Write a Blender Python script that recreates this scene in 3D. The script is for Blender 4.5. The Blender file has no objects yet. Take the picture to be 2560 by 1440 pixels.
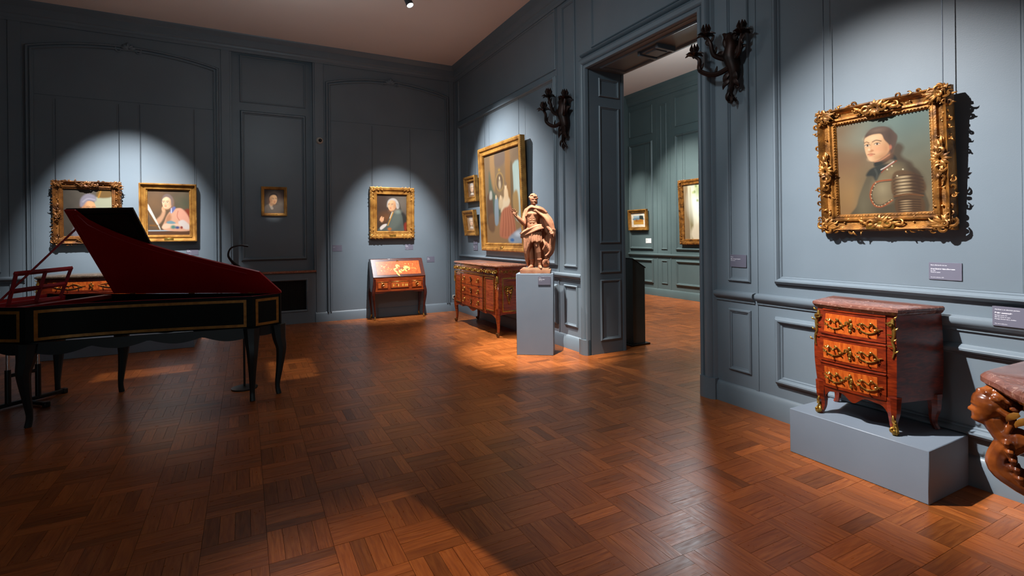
import bpy, bmesh, math, random
import numpy as np
from mathutils import Matrix, Vector

R = math.radians
random.seed(7)
rng = np.random.default_rng(7)
sc = bpy.context.scene
col = sc.collection

# ------------------------------------------------------------------ camera
YAW, ROLL = R(27.695), 0.0105
fw = Vector((math.sin(YAW), math.cos(YAW), 0))
rt = Vector((math.cos(YAW), -math.sin(YAW), 0))
up = Vector((0, 0, 1))
cx_ = (rt - ROLL * up).normalized()
cy_ = (up + ROLL * rt).normalized()
cam_d = bpy.data.cameras.new('camera')
cam = bpy.data.objects.new('camera', cam_d)
col.objects.link(cam)
m = Matrix((cx_, cy_, -fw)).transposed().to_4x4()
m.translation = Vector((0, 0, 1.5))
cam.matrix_world = m
cam_d.sensor_width = 36.0
cam_d.lens = 36.0 * 1268.1 / 2560.0
cam_d.shift_x = 1.38 / 2560.0
cam_d.shift_y = -131.2 / 2560.0
cam_d.clip_start = 0.02
sc.camera = cam

# ------------------------------------------------------------------ world, exposure
w = bpy.data.worlds.new('world')
sc.world = w
w.use_nodes = True
w.node_tree.nodes['Background'].inputs[0].default_value = (0.02, 0.022, 0.026, 1)
w.node_tree.nodes['Background'].inputs[1].default_value = 0.3
sc.view_settings.view_transform = 'Standard'
sc.view_settings.look = 'None'
sc.view_settings.exposure = 0.0
sc.view_settings.gamma = 1.0
sc.view_settings.use_curve_mapping = False
sc.cycles.max_bounces = 6
sc.cycles.diffuse_bounces = 4
sc.cycles.use_adaptive_sampling = True
sc.cycles.adaptive_threshold = 0.02
sc.cycles.glossy_bounces = 2
sc.cycles.sample_clamp_indirect = 3.0

# ------------------------------------------------------------------ gallery spotlights
def spot(name, loc, target, power, size, blend, color=(0.97, 0.98, 1.0), radius=0.02):
    d = bpy.data.lights.new(name, 'SPOT')
    d.energy = power
    d.spot_size = R(size)
    d.spot_blend = blend
    d.color = color
    d.shadow_soft_size = radius
    o = bpy.data.objects.new(name, d)
    col.objects.link(o)
    o.location = loc
    o.rotation_euler = (Vector(target) - Vector(loc)).to_track_quat('-Z', 'Y').to_euler()
    return o

COOL = (0.97, 0.98, 1.0)
NEUT = (1.0, 0.96, 0.90)
WARM = (1.0, 0.80, 0.58)
spot('spotlight', (0.45, 3.10, 4.78), (3.79, 1.66, 1.22), 2950, 37, 1.0, COOL, 0.03)           # portrait and commode by the right wall
spot('spotlight', (-1.55, 7.55, 4.78), (-1.56, 9.58, 1.34), 2500, 43, 1.0, COOL, 0.02)         # pair of portraits behind the harpsichord
spot('spotlight', (2.30, 7.30, 4.78), (2.52, 9.58, 1.12), 2000, 37, 1.0, COOL, 0.02)           # portrait over the slant desk
spot('spotlight', (1.70, 8.20, 4.78), (3.79, 7.30, 1.65), 2200, 60, 1.0, COOL, 0.02)           # large canvas
spot('spotlight', (2.45, 4.75, 4.78), (3.22, 5.55, 0.5), 2600, 27, 0.8, NEUT, 0.02)            # statue
spot('spotlight', (0.60, 6.30, 4.78), (0.45, 9.6, 2.13), 650, 6.0, 1.0, NEUT, 0.02)            # little portrait in the niche
spot('spotlight', (.35, 2.1, 4.62), (.75, 1.7, 0.0), 520, 36, 1.0, WARM, 0.004)                # floor in front, cut by an added unseen blade
spot('spotlight', (0.35, 3.30, 4.78), (2.75, 1.45, 0.0), 480, 40, 1.0, WARM, 0.03)            # added to brighten the floor before the right plinth
spot('spotlight', (.55, 5.30, 4.78), (.45, 6.30, 0), 330, 24, 0.1, NEUT, 0.003)                # added for the patches by the harpsichord, shaped by unseen plates
spot('spotlight', (-.90, 5.60, 4.78), (-1.0, 7.00, 0), 380, 24, 0.1, NEUT, 0.003)
spot('spotlight', (6.4, 8.4, 4.9), (8.87, 8.2, 1.7), 1500, 54, 1.0, NEUT, 0.02)                # room beyond
spot('spotlight', (6.8, 9.9, 4.9), (8.87, 9.85, 1.55), 1000, 36, 1.0, NEUT, 0.02)
spot('spotlight', (6.0, 6.8, 4.9), (6.3, 7.2, 0.0), 800, 75, 0.6, NEUT, 0.02)
def lamp(name, loc, power, radius, color):
    d = bpy.data.lights.new(name, 'POINT'); d.energy = power; d.shadow_soft_size = radius; d.color = color
    o = bpy.data.objects.new(name, d); col.objects.link(o); o.location = loc; return o
FILL = (.76, .92, 1.0)
spot('fill_light', (-.6, 2.6, 4.5), (3.79, 5.2, 1.2), 340, 85, 1.0, FILL, .25)                # added fill lights without fixtures, lifting the shade in both rooms
lamp('fill_light', (.4, 6.3, 3.6), 32, .3, FILL)
lamp('fill_light', (-2.0, -2.4, 1.1), 50, .3, FILL)  # unseen lamp added low behind the camera to brighten the lid
lamp('fill_light', (6.6, 6.0, 3.6), 160, .3, FILL)

# ------------------------------------------------------------------ mesh helpers
class MB:
    """collects geometry and links it as one mesh object"""
    def __init__(s): s.v = []; s.f = []
    def add(s, v, f):
        o = len(s.v)
        s.v += [tuple(map(float, p)) for p in v]
        s.f += [tuple(i + o for i in q) for q in f]
        return s
    def box(s, x0, x1, y0, y1, z0, z1, b=0.0):
        if b <= 0:
            v = [(x, y, z) for z in (z0, z1) for y in (y0, y1) for x in (x0, x1)]
            return s.add(v, [(0, 2, 3, 1), (4, 5, 7, 6), (0, 1, 5, 4), (2, 6, 7, 3), (0, 4, 6, 2), (1, 3, 7, 5)])
        lo = (min(x0, x1), min(y0, y1), min(z0, z1)); hi = (max(x0, x1), max(y0, y1), max(z0, z1))
        v = []; idx = {}
        for sx in (0, 1):
            for sy in (0, 1):
                for sz in (0, 1):
                    sg = (sx, sy, sz)
                    for a in range(3):
                        p = []
                        for k in range(3):
                            e = hi[k] if sg[k] else lo[k]
                            if k != a: e += -b if sg[k] else b
                            p.append(e)
                        idx[(sg, a)] = len(v); v.append(p)
        f = []
        for a in range(3):
            k1, k2 = [k for k in range(3) if k != a]
            for sd in (0, 1):
                q = []
                for (p1, p2) in ((0, 0), (1, 0), (1, 1), (0, 1)):
                    sg = [0, 0, 0]; sg[a] = sd; sg[k1] = p1; sg[k2] = p2
                    q.append(idx[(tuple(sg), a)])
                f.append(q)
            for p1 in (0, 1):
                for p2 in (0, 1):
                    q = []
                    for sd, ax in ((0, k1), (1, k1), (1, k2), (0, k2)):
                        sg = [0, 0, 0]; sg[a] = sd; sg[k1] = p1; sg[k2] = p2
                        q.append(idx[(tuple(sg), ax)])
                    f.append(q)
        for sx in (0, 1):
            for sy in (0, 1):
                for sz in (0, 1):
                    f.append([idx[((sx, sy, sz), a)] for a in range(3)])
        return s.add(v, f)
    def grid(s, P, cu=False, cv=False):
        P = np.asarray(P, float); nu, nv = P.shape[:2]; f = []
        for i in range(nu if cu else nu - 1):
            for j in range(nv if cv else nv - 1):
                a, b = (i + 1) % nu, (j + 1) % nv
                f.append((i * nv + j, a * nv + j, a * nv + b, i * nv + b))
        return s.add(P.reshape(-1, 3), f)
    def slab(s, P, off):
        """a grid given thickness: P front, P+off back, rim closed"""
        P = np.asarray(P, float); Q = P + np.asarray(off, float)
        nu, nv = P.shape[:2]
        s.grid(P); s.grid(Q)
        e = [(i, 0) for i in range(nu)] + [(nu - 1, j) for j in range(1, nv)] + [(i, nv - 1) for i in range(nu - 2, -1, -1)] + [(0, j) for j in range(nv - 2, 0, -1)]
        s.grid(np.array([[P[a], Q[a]] for a in e]), cu=True)
        return s
    def tube(s, pts, r, n=8, cap=True, flat=None, nrm=None):
        pts = np.asarray(pts, float); k = len(pts)
        r = np.full(k, r) if np.isscalar(r) else np.interp(np.linspace(0, 1, k), np.linspace(0, 1, len(r)), r)
        t = np.gradient(pts, axis=0); t /= np.linalg.norm(t, axis=1)[:, None] + 1e-9
        a = np.array(nrm if nrm is not None else ((0, 0, 1) if abs(t[0][2]) < .9 else (1, 0, 0)), float)
        rings = []
        for i in range(k):
            a = a - t[i] * (a @ t[i]); a /= np.linalg.norm(a) + 1e-9
            b = np.cross(t[i], a)
            an = np.arange(n) * 2 * math.pi / n
            fa, fb = flat if flat else (1, 1)
            rings.append(pts[i] + r[i] * (fa * np.cos(an)[:, None] * a + fb * np.sin(an)[:, None] * b))
        o = len(s.v); s.grid(rings, cv=True)
        if cap:
            s.f.append(tuple(o + j for j in range(n))[::-1]); s.f.append(tuple(o + (k - 1) * n + j for j in range(n)))
        return s
    def ell(s, c, r, nu=8, nv=10, M=None):
        r = (r, r, r) if np.isscalar(r) else r
        th = np.linspace(0.02, math.pi - .02, nu); ph = np.arange(nv) * 2 * math.pi / nv
        P = np.stack([np.outer(np.sin(th), np.cos(ph)) * r[0], np.outer(np.sin(th), np.sin(ph)) * r[1], np.outer(np.cos(th), np.ones(nv)) * r[2]], -1)
        if M is not None: P = P @ np.array(M).T
        return s.grid(P + np.array(c), cv=True)
    def lathe(s, prof, c=(0, 0, 0), n=20, axis='z'):
        an = np.arange(n) * 2 * math.pi / n
        P = np.array([[(rr * math.cos(a), rr * math.sin(a), z) for a in an] for rr, z in prof])
        if axis == 'y': P = P[..., [0, 2, 1]]
        if axis == 'x': P = P[..., [2, 0, 1]]
        return s.grid(P + np.array(c), cv=True)
    def prism(s, poly, fn, a, b):
        """poly 2-D outline, fn(p, q, t) -> xyz, between t=a and t=b"""
        n = len(poly)
        v = [fn(p, q, a) for p, q in poly] + [fn(p, q, b) for p, q in poly]
        f = [tuple(range(n))[::-1], tuple(range(n, 2 * n))] + [(i, (i + 1) % n, n + (i + 1) % n, n + i) for i in range(n)]
        return s.add(v, f)
    def frame(s, path, prof, fn, closed=True, back=True):
        """mitred moulding: path 2-D points (counter-clockwise: positive d runs inward), prof [(d, h)], fn(u, v, h) -> xyz"""
        p = np.asarray(path, float); k = len(p); rows = []
        for i in range(k):
            e1 = p[i] - p[i - 1] if (closed or i > 0) else p[1] - p[0]
            e2 = p[(i + 1) % k] - p[i] if (closed or i < k - 1) else p[-1] - p[-2]
            n1 = np.array([-e1[1], e1[0]]) / (np.hypot(*e1) + 1e-9); n2 = np.array([-e2[1], e2[0]]) / (np.hypot(*e2) + 1e-9)
            mt = n1 + n2; mt = mt / max(mt @ mt, .2) * 2
            rows.append([fn(*(p[i] + mt * d), h) for d, h in prof])
        return s.grid(np.array(rows), cu=closed, cv=back)
    def floorz(s, z0=0.0):
        s.v = [(p[0], p[1], max(p[2], z0)) for p in s.v]; return s
    def xf(s, M):
        A = np.array(M); v = np.array(s.v) @ A[:3, :3].T + A[:3, 3]
        s.v = [tuple(p) for p in v]; return s
    def mesh(s, name, smooth=38):
        me = bpy.data.meshes.new(name)
        me.from_pydata(s.v, [], s.f)
        bm = bmesh.new(); bm.from_mesh(me)
        bmesh.ops.recalc_face_normals(bm, faces=bm.faces)
        bm.to_mesh(me); bm.free()
        if smooth:
            me.polygons.foreach_set('use_smooth', [True] * len(me.polygons))
            me.set_sharp_from_angle(angle=R(smooth))
        return me
    def build(s, name, mat, parent=None, smooth=38):
        me = s.mesh(name, smooth)
        return link(name, me, mat, parent)

def link(name, me, mat, parent=None):
    if mat is not None and not me.materials: me.materials.append(mat)
    o = bpy.data.objects.new(name, me)
    col.objects.link(o)
    if parent is not None: o.parent = parent
    return o
def tag(o, label=None, cat=None, group=None, kind=None):
    if label: o['label'] = label
    if cat: o['category'] = cat
    if group: o['group'] = group
    if kind: o['kind'] = kind
    return o
def thing(name, label, cat, loc=(0, 0, 0), rot=(0, 0, 0), group=None):
    o = bpy.data.objects.new(name, None)
    col.objects.link(o); o.empty_display_size = .1
    o.location = loc; o.rotation_euler = rot
    return tag(o, label, cat, group)
def struct(name, mb, mat, label=None, smooth=38):
    o = mb.build(name, mat, None, smooth); tag(o, label, None, None, 'structure'); return o

def remesh(mb, voxel, smooth_it=4, disp=None):
    """fuse overlapping solids into one continuous carved surface"""
    me = bpy.data.meshes.new('tmp'); me.from_pydata(mb.v, [], mb.f)
    bm = bmesh.new(); bm.from_mesh(me); bmesh.ops.recalc_face_normals(bm, faces=bm.faces); bm.to_mesh(me); bm.free()
    o = bpy.data.objects.new('tmp', me); col.objects.link(o)
    md = o.modifiers.new('r', 'REMESH'); md.mode = 'VOXEL'; md.voxel_size = voxel; md.use_smooth_shade = True
    if smooth_it:
        sm = o.modifiers.new('s', 'SMOOTH'); sm.factor = .5; sm.iterations = smooth_it
    dg = bpy.context.evaluated_depsgraph_get()
    out = bpy.data.meshes.new_from_object(o.evaluated_get(dg))
    bpy.data.objects.remove(o); bpy.data.meshes.remove(me)
    out.polygons.foreach_set('use_smooth', [True] * len(out.polygons))
    return out

def crv(pts, n=8, closed=False):
    """Catmull-Rom through points"""
    p = np.asarray(pts, float); k = len(p); out = []
    for i in range(k if closed else k - 1):
        if closed: a, b, c, d = p[i - 1], p[i], p[(i + 1) % k], p[(i + 2) % k]
        else: a, b, c, d = p[max(i - 1, 0)], p[i], p[i + 1], p[min(i + 2, k - 1)]
        for t in np.arange(n) / n:
            out.append(.5 * (2 * b + (c - a) * t + (2 * a - 5 * b + 4 * c - d) * t * t + (3 * b - a - 3 * c + d) * t ** 3))
    if not closed: out.append(p[-1])
    return np.array(out)

def spiral(cx, cz, r0, a0, turns, sgn=1, n=14, y=0.0, end=.15):
    """flat C-scroll in the x-z plane, curling in from radius r0"""
    t = np.linspace(0, 1, n); r = r0 * (1 - (1 - end) * t); a = a0 + sgn * turns * 2 * math.pi * t
    return np.stack([cx + r * np.cos(a), np.full(n, y) - .012 * np.sin(t * math.pi), cz + r * np.sin(a)], -1)

# ------------------------------------------------------------------ materials
def C(h):
    h = h.lstrip('#'); o = []
    for i in (0, 2, 4):
        c = int(h[i:i + 2], 16) / 255
        o.append(c / 12.92 if c <= .04045 else ((c + .055) / 1.055) ** 2.4)
    return tuple(o) + (1.0,)
def newmat(name):
    mt = bpy.data.materials.new(name); mt.use_nodes = True
    return mt, mt.node_tree.nodes, mt.node_tree.links, mt.node_tree.nodes['Principled BSDF']
def ramp(N, stops):
    r = N.new('ShaderNodeValToRGB'); e = r.color_ramp.elements
    while len(e) < len(stops): e.new(.5)
    for el, (p, c) in zip(e, stops): el.position = p; el.color = c
    return r
def paint(name, c1, c2=None, rough=.5, scale=3.0, metal=0.0, bump=0.0, bscale=60.0, coat=0.0, stretch=(1, 1, 1), detail=4.0, lo=.3, hi=.7, dist=0.0, spec=.5):
    """procedural two-tone surface: noise between c1 and c2, optional relief"""
    mt, N, L, B = newmat(name)
    tc = N.new('ShaderNodeTexCoord'); mp = N.new('ShaderNodeMapping')
    mp.inputs['Scale'].default_value = stretch
    L.new(tc.outputs['Object'], mp.inputs[0])
    nz = N.new('ShaderNodeTexNoise'); nz.inputs['Scale'].default_value = scale; nz.inputs['Detail'].default_value = detail; nz.inputs['Distortion'].default_value = dist
    L.new(mp.outputs[0], nz.inputs[0])
    r = ramp(N, [(lo, C(c1)), (hi, C(c2 or c1))])
    L.new(nz.outputs[0], r.inputs[0]); L.new(r.outputs[0], B.inputs['Base Color'])
    B.inputs['Roughness'].default_value = rough; B.inputs['Metallic'].default_value = metal
    B.inputs['Coat Weight'].default_value = coat; B.inputs['Coat Roughness'].default_value = .12
    B.inputs['Specular IOR Level'].default_value = spec
    if bump:
        n2 = N.new('ShaderNodeTexNoise'); n2.inputs['Scale'].default_value = bscale; n2.inputs['Detail'].default_value = 3
        L.new(tc.outputs['Object'], n2.inputs[0])
        b = N.new('ShaderNodeBump'); b.inputs['Strength'].default_value = bump; b.inputs['Distance'].default_value = .01
        L.new(n2.outputs[0], b.inputs['Height']); L.new(b.outputs[0], B.inputs['Normal'])
    return mt
def marble(name, base, vein, dark, scale=6):
    mt, N, L, B = newmat(name)
    tc = N.new('ShaderNodeTexCoord')
    a = N.new('ShaderNodeTexNoise'); a.inputs['Scale'].default_value = scale; a.inputs['Detail'].default_value = 8; a.inputs['Distortion'].default_value = 1.6
    b = N.new('ShaderNodeTexNoise'); b.inputs['Scale'].default_value = scale * 3.2; b.inputs['Detail'].default_value = 6; b.inputs['Distortion'].default_value = 2.5
    L.new(tc.outputs['Object'], a.inputs[0]); L.new(tc.outputs['Object'], b.inputs[0])
    r1 = ramp(N, [(.32, C(dark)), (.5, C(base)), (.68, C(dark))]); r2 = ramp(N, [(.58, (0, 0, 0, 1)), (.72, (1, 1, 1, 1))])
    L.new(a.outputs[0], r1.inputs[0]); L.new(b.outputs[0], r2.inputs[0])
    mx = N.new('ShaderNodeMixRGB'); L.new(r2.outputs[0], mx.inputs[0]); L.new(r1.outputs[0], mx.inputs[1]); mx.inputs[2].default_value = C(vein)
    L.new(mx.outputs[0], B.inputs['Base Color']); B.inputs['Roughness'].default_value = .22; B.inputs['Coat Weight'].default_value = .3
    return mt
def attrmat(name, attr='Col', rough=.5, spec=.3):
    mt, N, L, B = newmat(name)
    at = N.new('ShaderNodeAttribute'); at.attribute_name = attr
    L.new(at.outputs['Color'], B.inputs['Base Color']); B.inputs['Roughness'].default_value = rough; B.inputs['Specular IOR Level'].default_value = spec
    return mt
def parquet():
    mt, N, L, B = newmat('oak_parquet')
    uv = N.new('ShaderNodeUVMap'); uv.uv_map = 'UVMap'
    mp = N.new('ShaderNodeMapping'); mp.inputs['Scale'].default_value = (3.0, 34.0, 1.0); L.new(uv.outputs[0], mp.inputs[0])
    g = N.new('ShaderNodeTexNoise'); g.inputs['Scale'].default_value = 2.2; g.inputs['Detail'].default_value = 6; g.inputs['Distortion'].default_value = .8; L.new(mp.outputs[0], g.inputs[0])
    r = ramp(N, [(.25, C('#7c3e19')), (.5, C('#945022')), (.75, C('#a8622e'))]); L.new(g.outputs[0], r.inputs[0])
    at = N.new('ShaderNodeAttribute'); at.attribute_name = 'tone'
    mx = N.new('ShaderNodeMixRGB'); mx.blend_type = 'MULTIPLY'; mx.inputs[0].default_value = 1
    L.new(r.outputs[0], mx.inputs[1]); L.new(at.outputs['Color'], mx.inputs[2]); L.new(mx.outputs[0], B.inputs['Base Color'])
    mp2 = N.new('ShaderNodeMapping'); mp2.inputs['Scale'].default_value = (6, 14, 1); L.new(uv.outputs[0], mp2.inputs[0])
    n2 = N.new('ShaderNodeTexNoise'); n2.inputs['Scale'].default_value = 3; L.new(mp2.outputs[0], n2.inputs[0])
    mr = N.new('ShaderNodeMapRange'); mr.inputs['To Min'].default_value = .22; mr.inputs['To Max'].default_value = .40
    L.new(n2.outputs[0], mr.inputs[0]); L.new(mr.outputs[0], B.inputs['Roughness'])
    B.inputs['Specular IOR Level'].default_value = .38
    b = N.new('ShaderNodeBump'); b.inputs['Strength'].default_value = .12; b.inputs['Distance'].default_value = .004
    L.new(g.outputs[0], b.inputs['Height']); L.new(b.outputs[0], B.inputs['Normal'])
    return mt
def emit(name, c, s):
    mt, N, L, B = newmat(name)
    B.inputs['Emission Color'].default_value = c; B.inputs['Emission Strength'].default_value = s; B.inputs['Base Color'].default_value = (.8, .8, .8, 1)
    return mt

WALL = paint('blue_grey_wall_paint', '#646f77', '#69747c', .42, 2.0, bump=.03, bscale=160)
WALL2 = paint('green_grey_wall_paint', '#4f5f60', '#556566', .42, 2.0, bump=.03, bscale=160)
PLINTH = paint('blue_grey_plinth_paint', '#6c7682', '#717b87', .5, 3.0)
CEIL = paint('ceiling_plaster', '#e6d3c8', '#ebd9ce', .8, .6)
OAK = parquet()
SUBF = paint('dark_floor_joint', '#2a140a', '#33190d', .7)
GILT = paint('carved_gilt_wood', '#41240b', '#a46c2e', .43, 14.0, metal=.55, bump=.25, bscale=90, lo=.3, hi=.62)
GILT2 = paint('bright_gilt_wood', '#7c4e1a', '#bc8840', .42, 9.0, metal=.5, bump=.12, bscale=70, lo=.3, hi=.65)
GILTD = paint('worn_dark_gilt', '#42220c', '#865422', .45, 10.0, metal=.5, bump=.25, bscale=80)
ORMOLU = paint('gilt_bronze', '#9a6c28', '#d8ae58', .30, 30.0, metal=.9)
BRONZE = paint('dark_patinated_bronze', '#160d09', '#33190f', .45, 12.0, metal=.55)
TERRA = paint('terracotta', '#8c5439', '#b07a58', .75, 8.0, bump=.2, bscale=70)
MAHOG = paint('red_kingwood_veneer', '#451006', '#842c0e', .30, 3.2, coat=.2, stretch=(4, 4, 16), dist=1.0)
TULIP = paint('orange_tulipwood_veneer', '#8c3410', '#bc5c20', .2, 4.0, coat=.4, stretch=(10, 4, 3), dist=1.2)
MAHOG2 = paint('mahogany_veneer', '#6e240e', '#a64a1e', .24, 3.0, coat=.4, stretch=(2, 2, 14), dist=1.0)
SATIN = paint('satinwood_marquetry', '#a8481a', '#c4642a', .25, 5.0, coat=.3, stretch=(8, 8, 2))
INLAY = paint('yellow_inlay', '#d89a3a', '#f0c468', .35, 20)
DARKW = paint('dark_stained_walnut', '#38120a', '#521e10', .28, 4.0, coat=.3, stretch=(3, 3, 12))
REDMARB = marble('red_brown_marble', '#7c5044', '#b08c7c', '#5c352c', 7)
PINKMARB = marble('pink_marble', '#a06a52', '#d8b49a', '#7c4c3a', 9)
GREYMARB = marble('grey_brown_marble', '#55483c', '#8c8070', '#3c3028', 7)
DGREEN = paint('dark_green_lacquer', '#070d0b', '#0c1512', .6, 3.0, spec=.2)
DGREEN2 = paint('dark_green_painted_legs', '#0d1718', '#121f20', .45, 4.0)
GOLDBAND = paint('gold_leaf_band', '#8a5a1e', '#b07a2e', .4, 25, metal=.35, bump=.1)
RED = paint('crimson_lacquer', '#a00a12', '#b00e16', .4, 2.0)
REDL = paint('dark_red_lacquer', '#98121e', '#a81826', .4, 2.0)
BLACK = paint('black_metal', '#060606', '#0b0b0b', .4, 5)
BLACKL = paint('black_lacquer', '#0a0b0a', '#101110', .45, 5)
CHROME = paint('chrome', '#c8c8c8', '#d8d8d8', .15, 5, metal=1.0)
CARD = paint('grey_violet_card', '#5c5a68', '#605e6c', .6, 5)
CARDW = paint('white_card', '#d8dad8', '#e0e2e0', .6, 5)
INK = paint('white_print', '#e6e4ea', '#e6e4ea', .6)
INKD = paint('dark_print', '#55565a', '#55565a', .6)
CREAMP = paint('cream_plastic', '#b8aea0', '#bdb3a6', .4)
DARKGL = paint('dark_glass', '#050505', '#080808', .1)
LECT = paint('dark_lectern_paint', '#343b38', '#3c4340', .5, 4)
CARVED = paint('varnished_carved_wood', '#451a0b', '#98501f', .3, 9.0, coat=.3, lo=.35, hi=.7)
CARVEDG = paint('gilded_carved_wood', '#6b3a12', '#c48a38', .35, 12.0, metal=.4, coat=.2)
CANVAS = attrmat('painted_canvas', 'Col', .5, .25)
LENS = emit('lamp_lens', (1, .97, .95, 1), 30)
STEEL = paint('steel_wire', '#3a4048', '#4a5058', .4, metal=.6)
GRILLE = paint('bronze_grille', '#14100c', '#1c1610', .5, 10, metal=.3)

# ------------------------------------------------------------------ room dimensions (metres)
YB, XR, XL, YF, ZC = 9.58, 3.79, -4.3, -3.0, 4.88
XO = 4.34                      # far face of the thick right wall
DY0, DY1, DZ = 3.38, 5.13, 3.56  # doorway
XN, YN, ZN = 8.87, 10.28, 5.08   # room beyond

# ------------------------------------------------------------------ floor: oak basket-weave parquet
floor = struct('floor', MB().box(XL, XR, YF, YB + .2, -.12, -.014), SUBF, 'polished oak basket weave parquet floor')
PIT = .2858; PX0, PY0 = .083, 2.305
planks = []   # (cx, cy, length, width, along_x)
for ix in range(-16, 13):
    for iy in range(-19, 26):
        bx, by = PX0 + ix * PIT, PY0 + iy * PIT
        ax = (ix + iy) % 2 == 0
        for k in range(4):
            o = (k + .5) * PIT / 4
            cx, cy = (bx + PIT / 2, by + o) if ax else (bx + o, by + PIT / 2)
            L_, W_ = PIT, PIT / 4
            x0, x1 = (cx - L_ / 2, cx + L_ / 2) if ax else (cx - W_ / 2, cx + W_ / 2)
            y0, y1 = (cy - W_ / 2, cy + W_ / 2) if ax else (cy - L_ / 2, cy + L_ / 2)
            x0, x1, y0, y1 = max(x0, XL), min(x1, 3.545), max(y0, YF), min(y1, YB)
            if x1 - x0 < .02 or y1 - y0 < .02: continue
            full = abs((x1 - x0) * (y1 - y0) - L_ * W_) < 1e-5
            planks.append(((x0 + x1) / 2, (y0 + y1) / 2, x1 - x0 if ax else y1 - y0, y1 - y0 if ax else x1 - x0, ax, full))
for j, xx in enumerate((3.545, 3.655)):     # border boards along the right wall
    y = YF + (.35 if j else 0)
    while y < YB:
        l = random.uniform(.7, 1.1); y1 = min(y + l, YB)
        planks.append((xx + .055, (y + y1) / 2, y1 - y, .11, False, False)); y = y1
y = DY0
while y < DY1 - .01:                          # boards across the threshold
    wd = random.choice((.07, .085, .1, .12)); y1 = min(y + wd, DY1)
    planks.append((4.055, (y + y1) / 2, .58, y1 - y, True, False)); y = y1
def plank_shape(l, w_):
    a, b = l / 2 - .0008, w_ / 2 - .0008
    v = [(-a, -b, -.014), (a, -b, -.014), (a, b, -.014), (-a, b, -.014), (-a, -b, 0), (a, -b, 0), (a, b, 0), (-a, b, 0)]
    return v, [(4, 5, 6, 7)] + [(i, (i + 1) % 4, (i + 1) % 4 + 4, i + 4) for i in range(4)]
def tone():
    t = float(np.clip(rng.normal(1.0, .155), .58, 1.35)); h = rng.uniform(-.05, .05)
    return (t, t * (1 + h * .6), t * (1 + h), 1.0)
def finish_planks(me, tones, uvs):
    at = me.color_attributes.new('tone', 'FLOAT_COLOR', 'POINT'); at.data.foreach_set('color', np.asarray(tones, 'f').ravel())
    ul = me.uv_layers.new(name='UVMap'); li = np.zeros(len(me.loops), 'i'); me.loops.foreach_get('vertex_index', li)
    ul.data.foreach_set('uv', np.asarray(uvs, 'f')[li].ravel()); me.materials.append(OAK)
def in_view(p):
    d = p[0] * fw.x + p[1] * fw.y
    if d < .3: return None
    l = (p[0] * rt.x + p[1] * rt.y) / d * 1268; v = 1.5 / d * 1268 - 131
    return d if abs(l) < 1290 and v < 730 else None
vis = sorted([i for i, p in enumerate(planks) if p[5] and in_view(p)], key=lambda i: in_view(planks[i]))[:300]
vs = set(vis)
variants = []
for k in range(24):
    v, f = plank_shape(PIT, PIT / 4); me = bpy.data.meshes.new('plank'); me.from_pydata(v, [], f)
    ou, ov = rng.uniform(0, 40, 2)
    finish_planks(me, np.tile(tone(), (8, 1)), [(p[0] + ou, p[1] + ov) for p in v]); variants.append(me)
for i in vis:
    p = planks[i]
    o = bpy.data.objects.new('plank', variants[int(rng.integers(24))]); col.objects.link(o); o.parent = floor
    o.location = (p[0], p[1], rng.uniform(-.0005, .0003)); o.rotation_euler = (rng.normal(0, .001), rng.normal(0, .001), (0 if p[4] else math.pi / 2) + (math.pi if rng.random() < .5 else 0))
def plank_field(name, rows, parent):
    V, F, T, U = [], [], [], []
    for p in rows:
        v, f = plank_shape(p[2], p[3]); o = len(V); t = tone(); ou, ov = rng.uniform(0, 40, 2); dz = rng.uniform(-.0005, .0003)
        for q in v:
            V.append((p[0] + q[0], p[1] + q[1], q[2] + dz) if p[4] else (p[0] - q[1], p[1] + q[0], q[2] + dz)); T.append(t); U.append((q[0] + ou, q[1] + ov))
        F += [tuple(i + o for i in q) for q in f]
    me = bpy.data.meshes.new(name); me.from_pydata(V, [], F); finish_planks(me, T, U)
    o = link(name, me, None, parent); tag(o, kind='stuff'); return o
plank_field('parquet_planks', [p for i, p in enumerate(planks) if i not in vs], floor)
floor2 = struct('floor', MB().box(XR, XN, -1.0, YN + .1, -.12, -.014), SUBF, 'oak parquet floor of the room beyond the doorway')
rows = []
for ix in range(0, 16):
    for iy in range(0, 31):
        ax = (ix + iy) % 2 == 0
        for k in range(4):
            o = (k + .5) * PIT / 4; bx, by = 4.345 + ix * PIT, 1.5 + iy * PIT
            rows.append((bx + PIT / 2, by + o, PIT, PIT / 4, True, 1) if ax else (bx + o, by + PIT / 2, PIT, PIT / 4, False, 1))
plank_field('parquet_planks', rows, floor2)

# ------------------------------------------------------------------ ceilings and walls
struct('ceiling', MB().box(XL - .2, XR, YF - .2, YB + .2, ZC, ZC + .15), CEIL, 'plain plaster ceiling above the blue grey panelling')
struct('ceiling', MB().box(XR, XN + .2, -1.2, YN + .2, ZN, ZN + .15), CEIL, 'pale plaster ceiling of the room beyond')
NX0, NX1, NZ0, NZ1, NYB = -.18, 1.083, .90, 4.69, 9.70
wb = MB()
wb.box(XL - .2, NX0, YB, YB + .25, 0, ZC + .1).box(NX1, XR + .01, YB, YB + .25, 0, ZC + .1)
wb.box(NX0, NX1, NYB, YB + .25, 0, ZC + .1).box(NX0, NX1, YB, NYB, NZ1, ZC + .1)
wall_back = struct('wall_back', wb, WALL, 'blue grey panelled wall behind the harpsichord and the slant front desk', 0)
wr = MB()
wr.box(XR, XO, YF - .2, DY0, 0, ZN).box(XR, XO, DY1, YN + .2, 0, ZN).box(XR, XO, DY0, DY1, DZ, ZN)
wall_right = struct('wall_right', wr, WALL, 'blue grey panelled wall with the tall doorway', 0)
struct('wall_left', MB().box(XL - .2, XL, YF, YB, 0, ZC), WALL, 'blue grey wall on the far left', 0)
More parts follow.
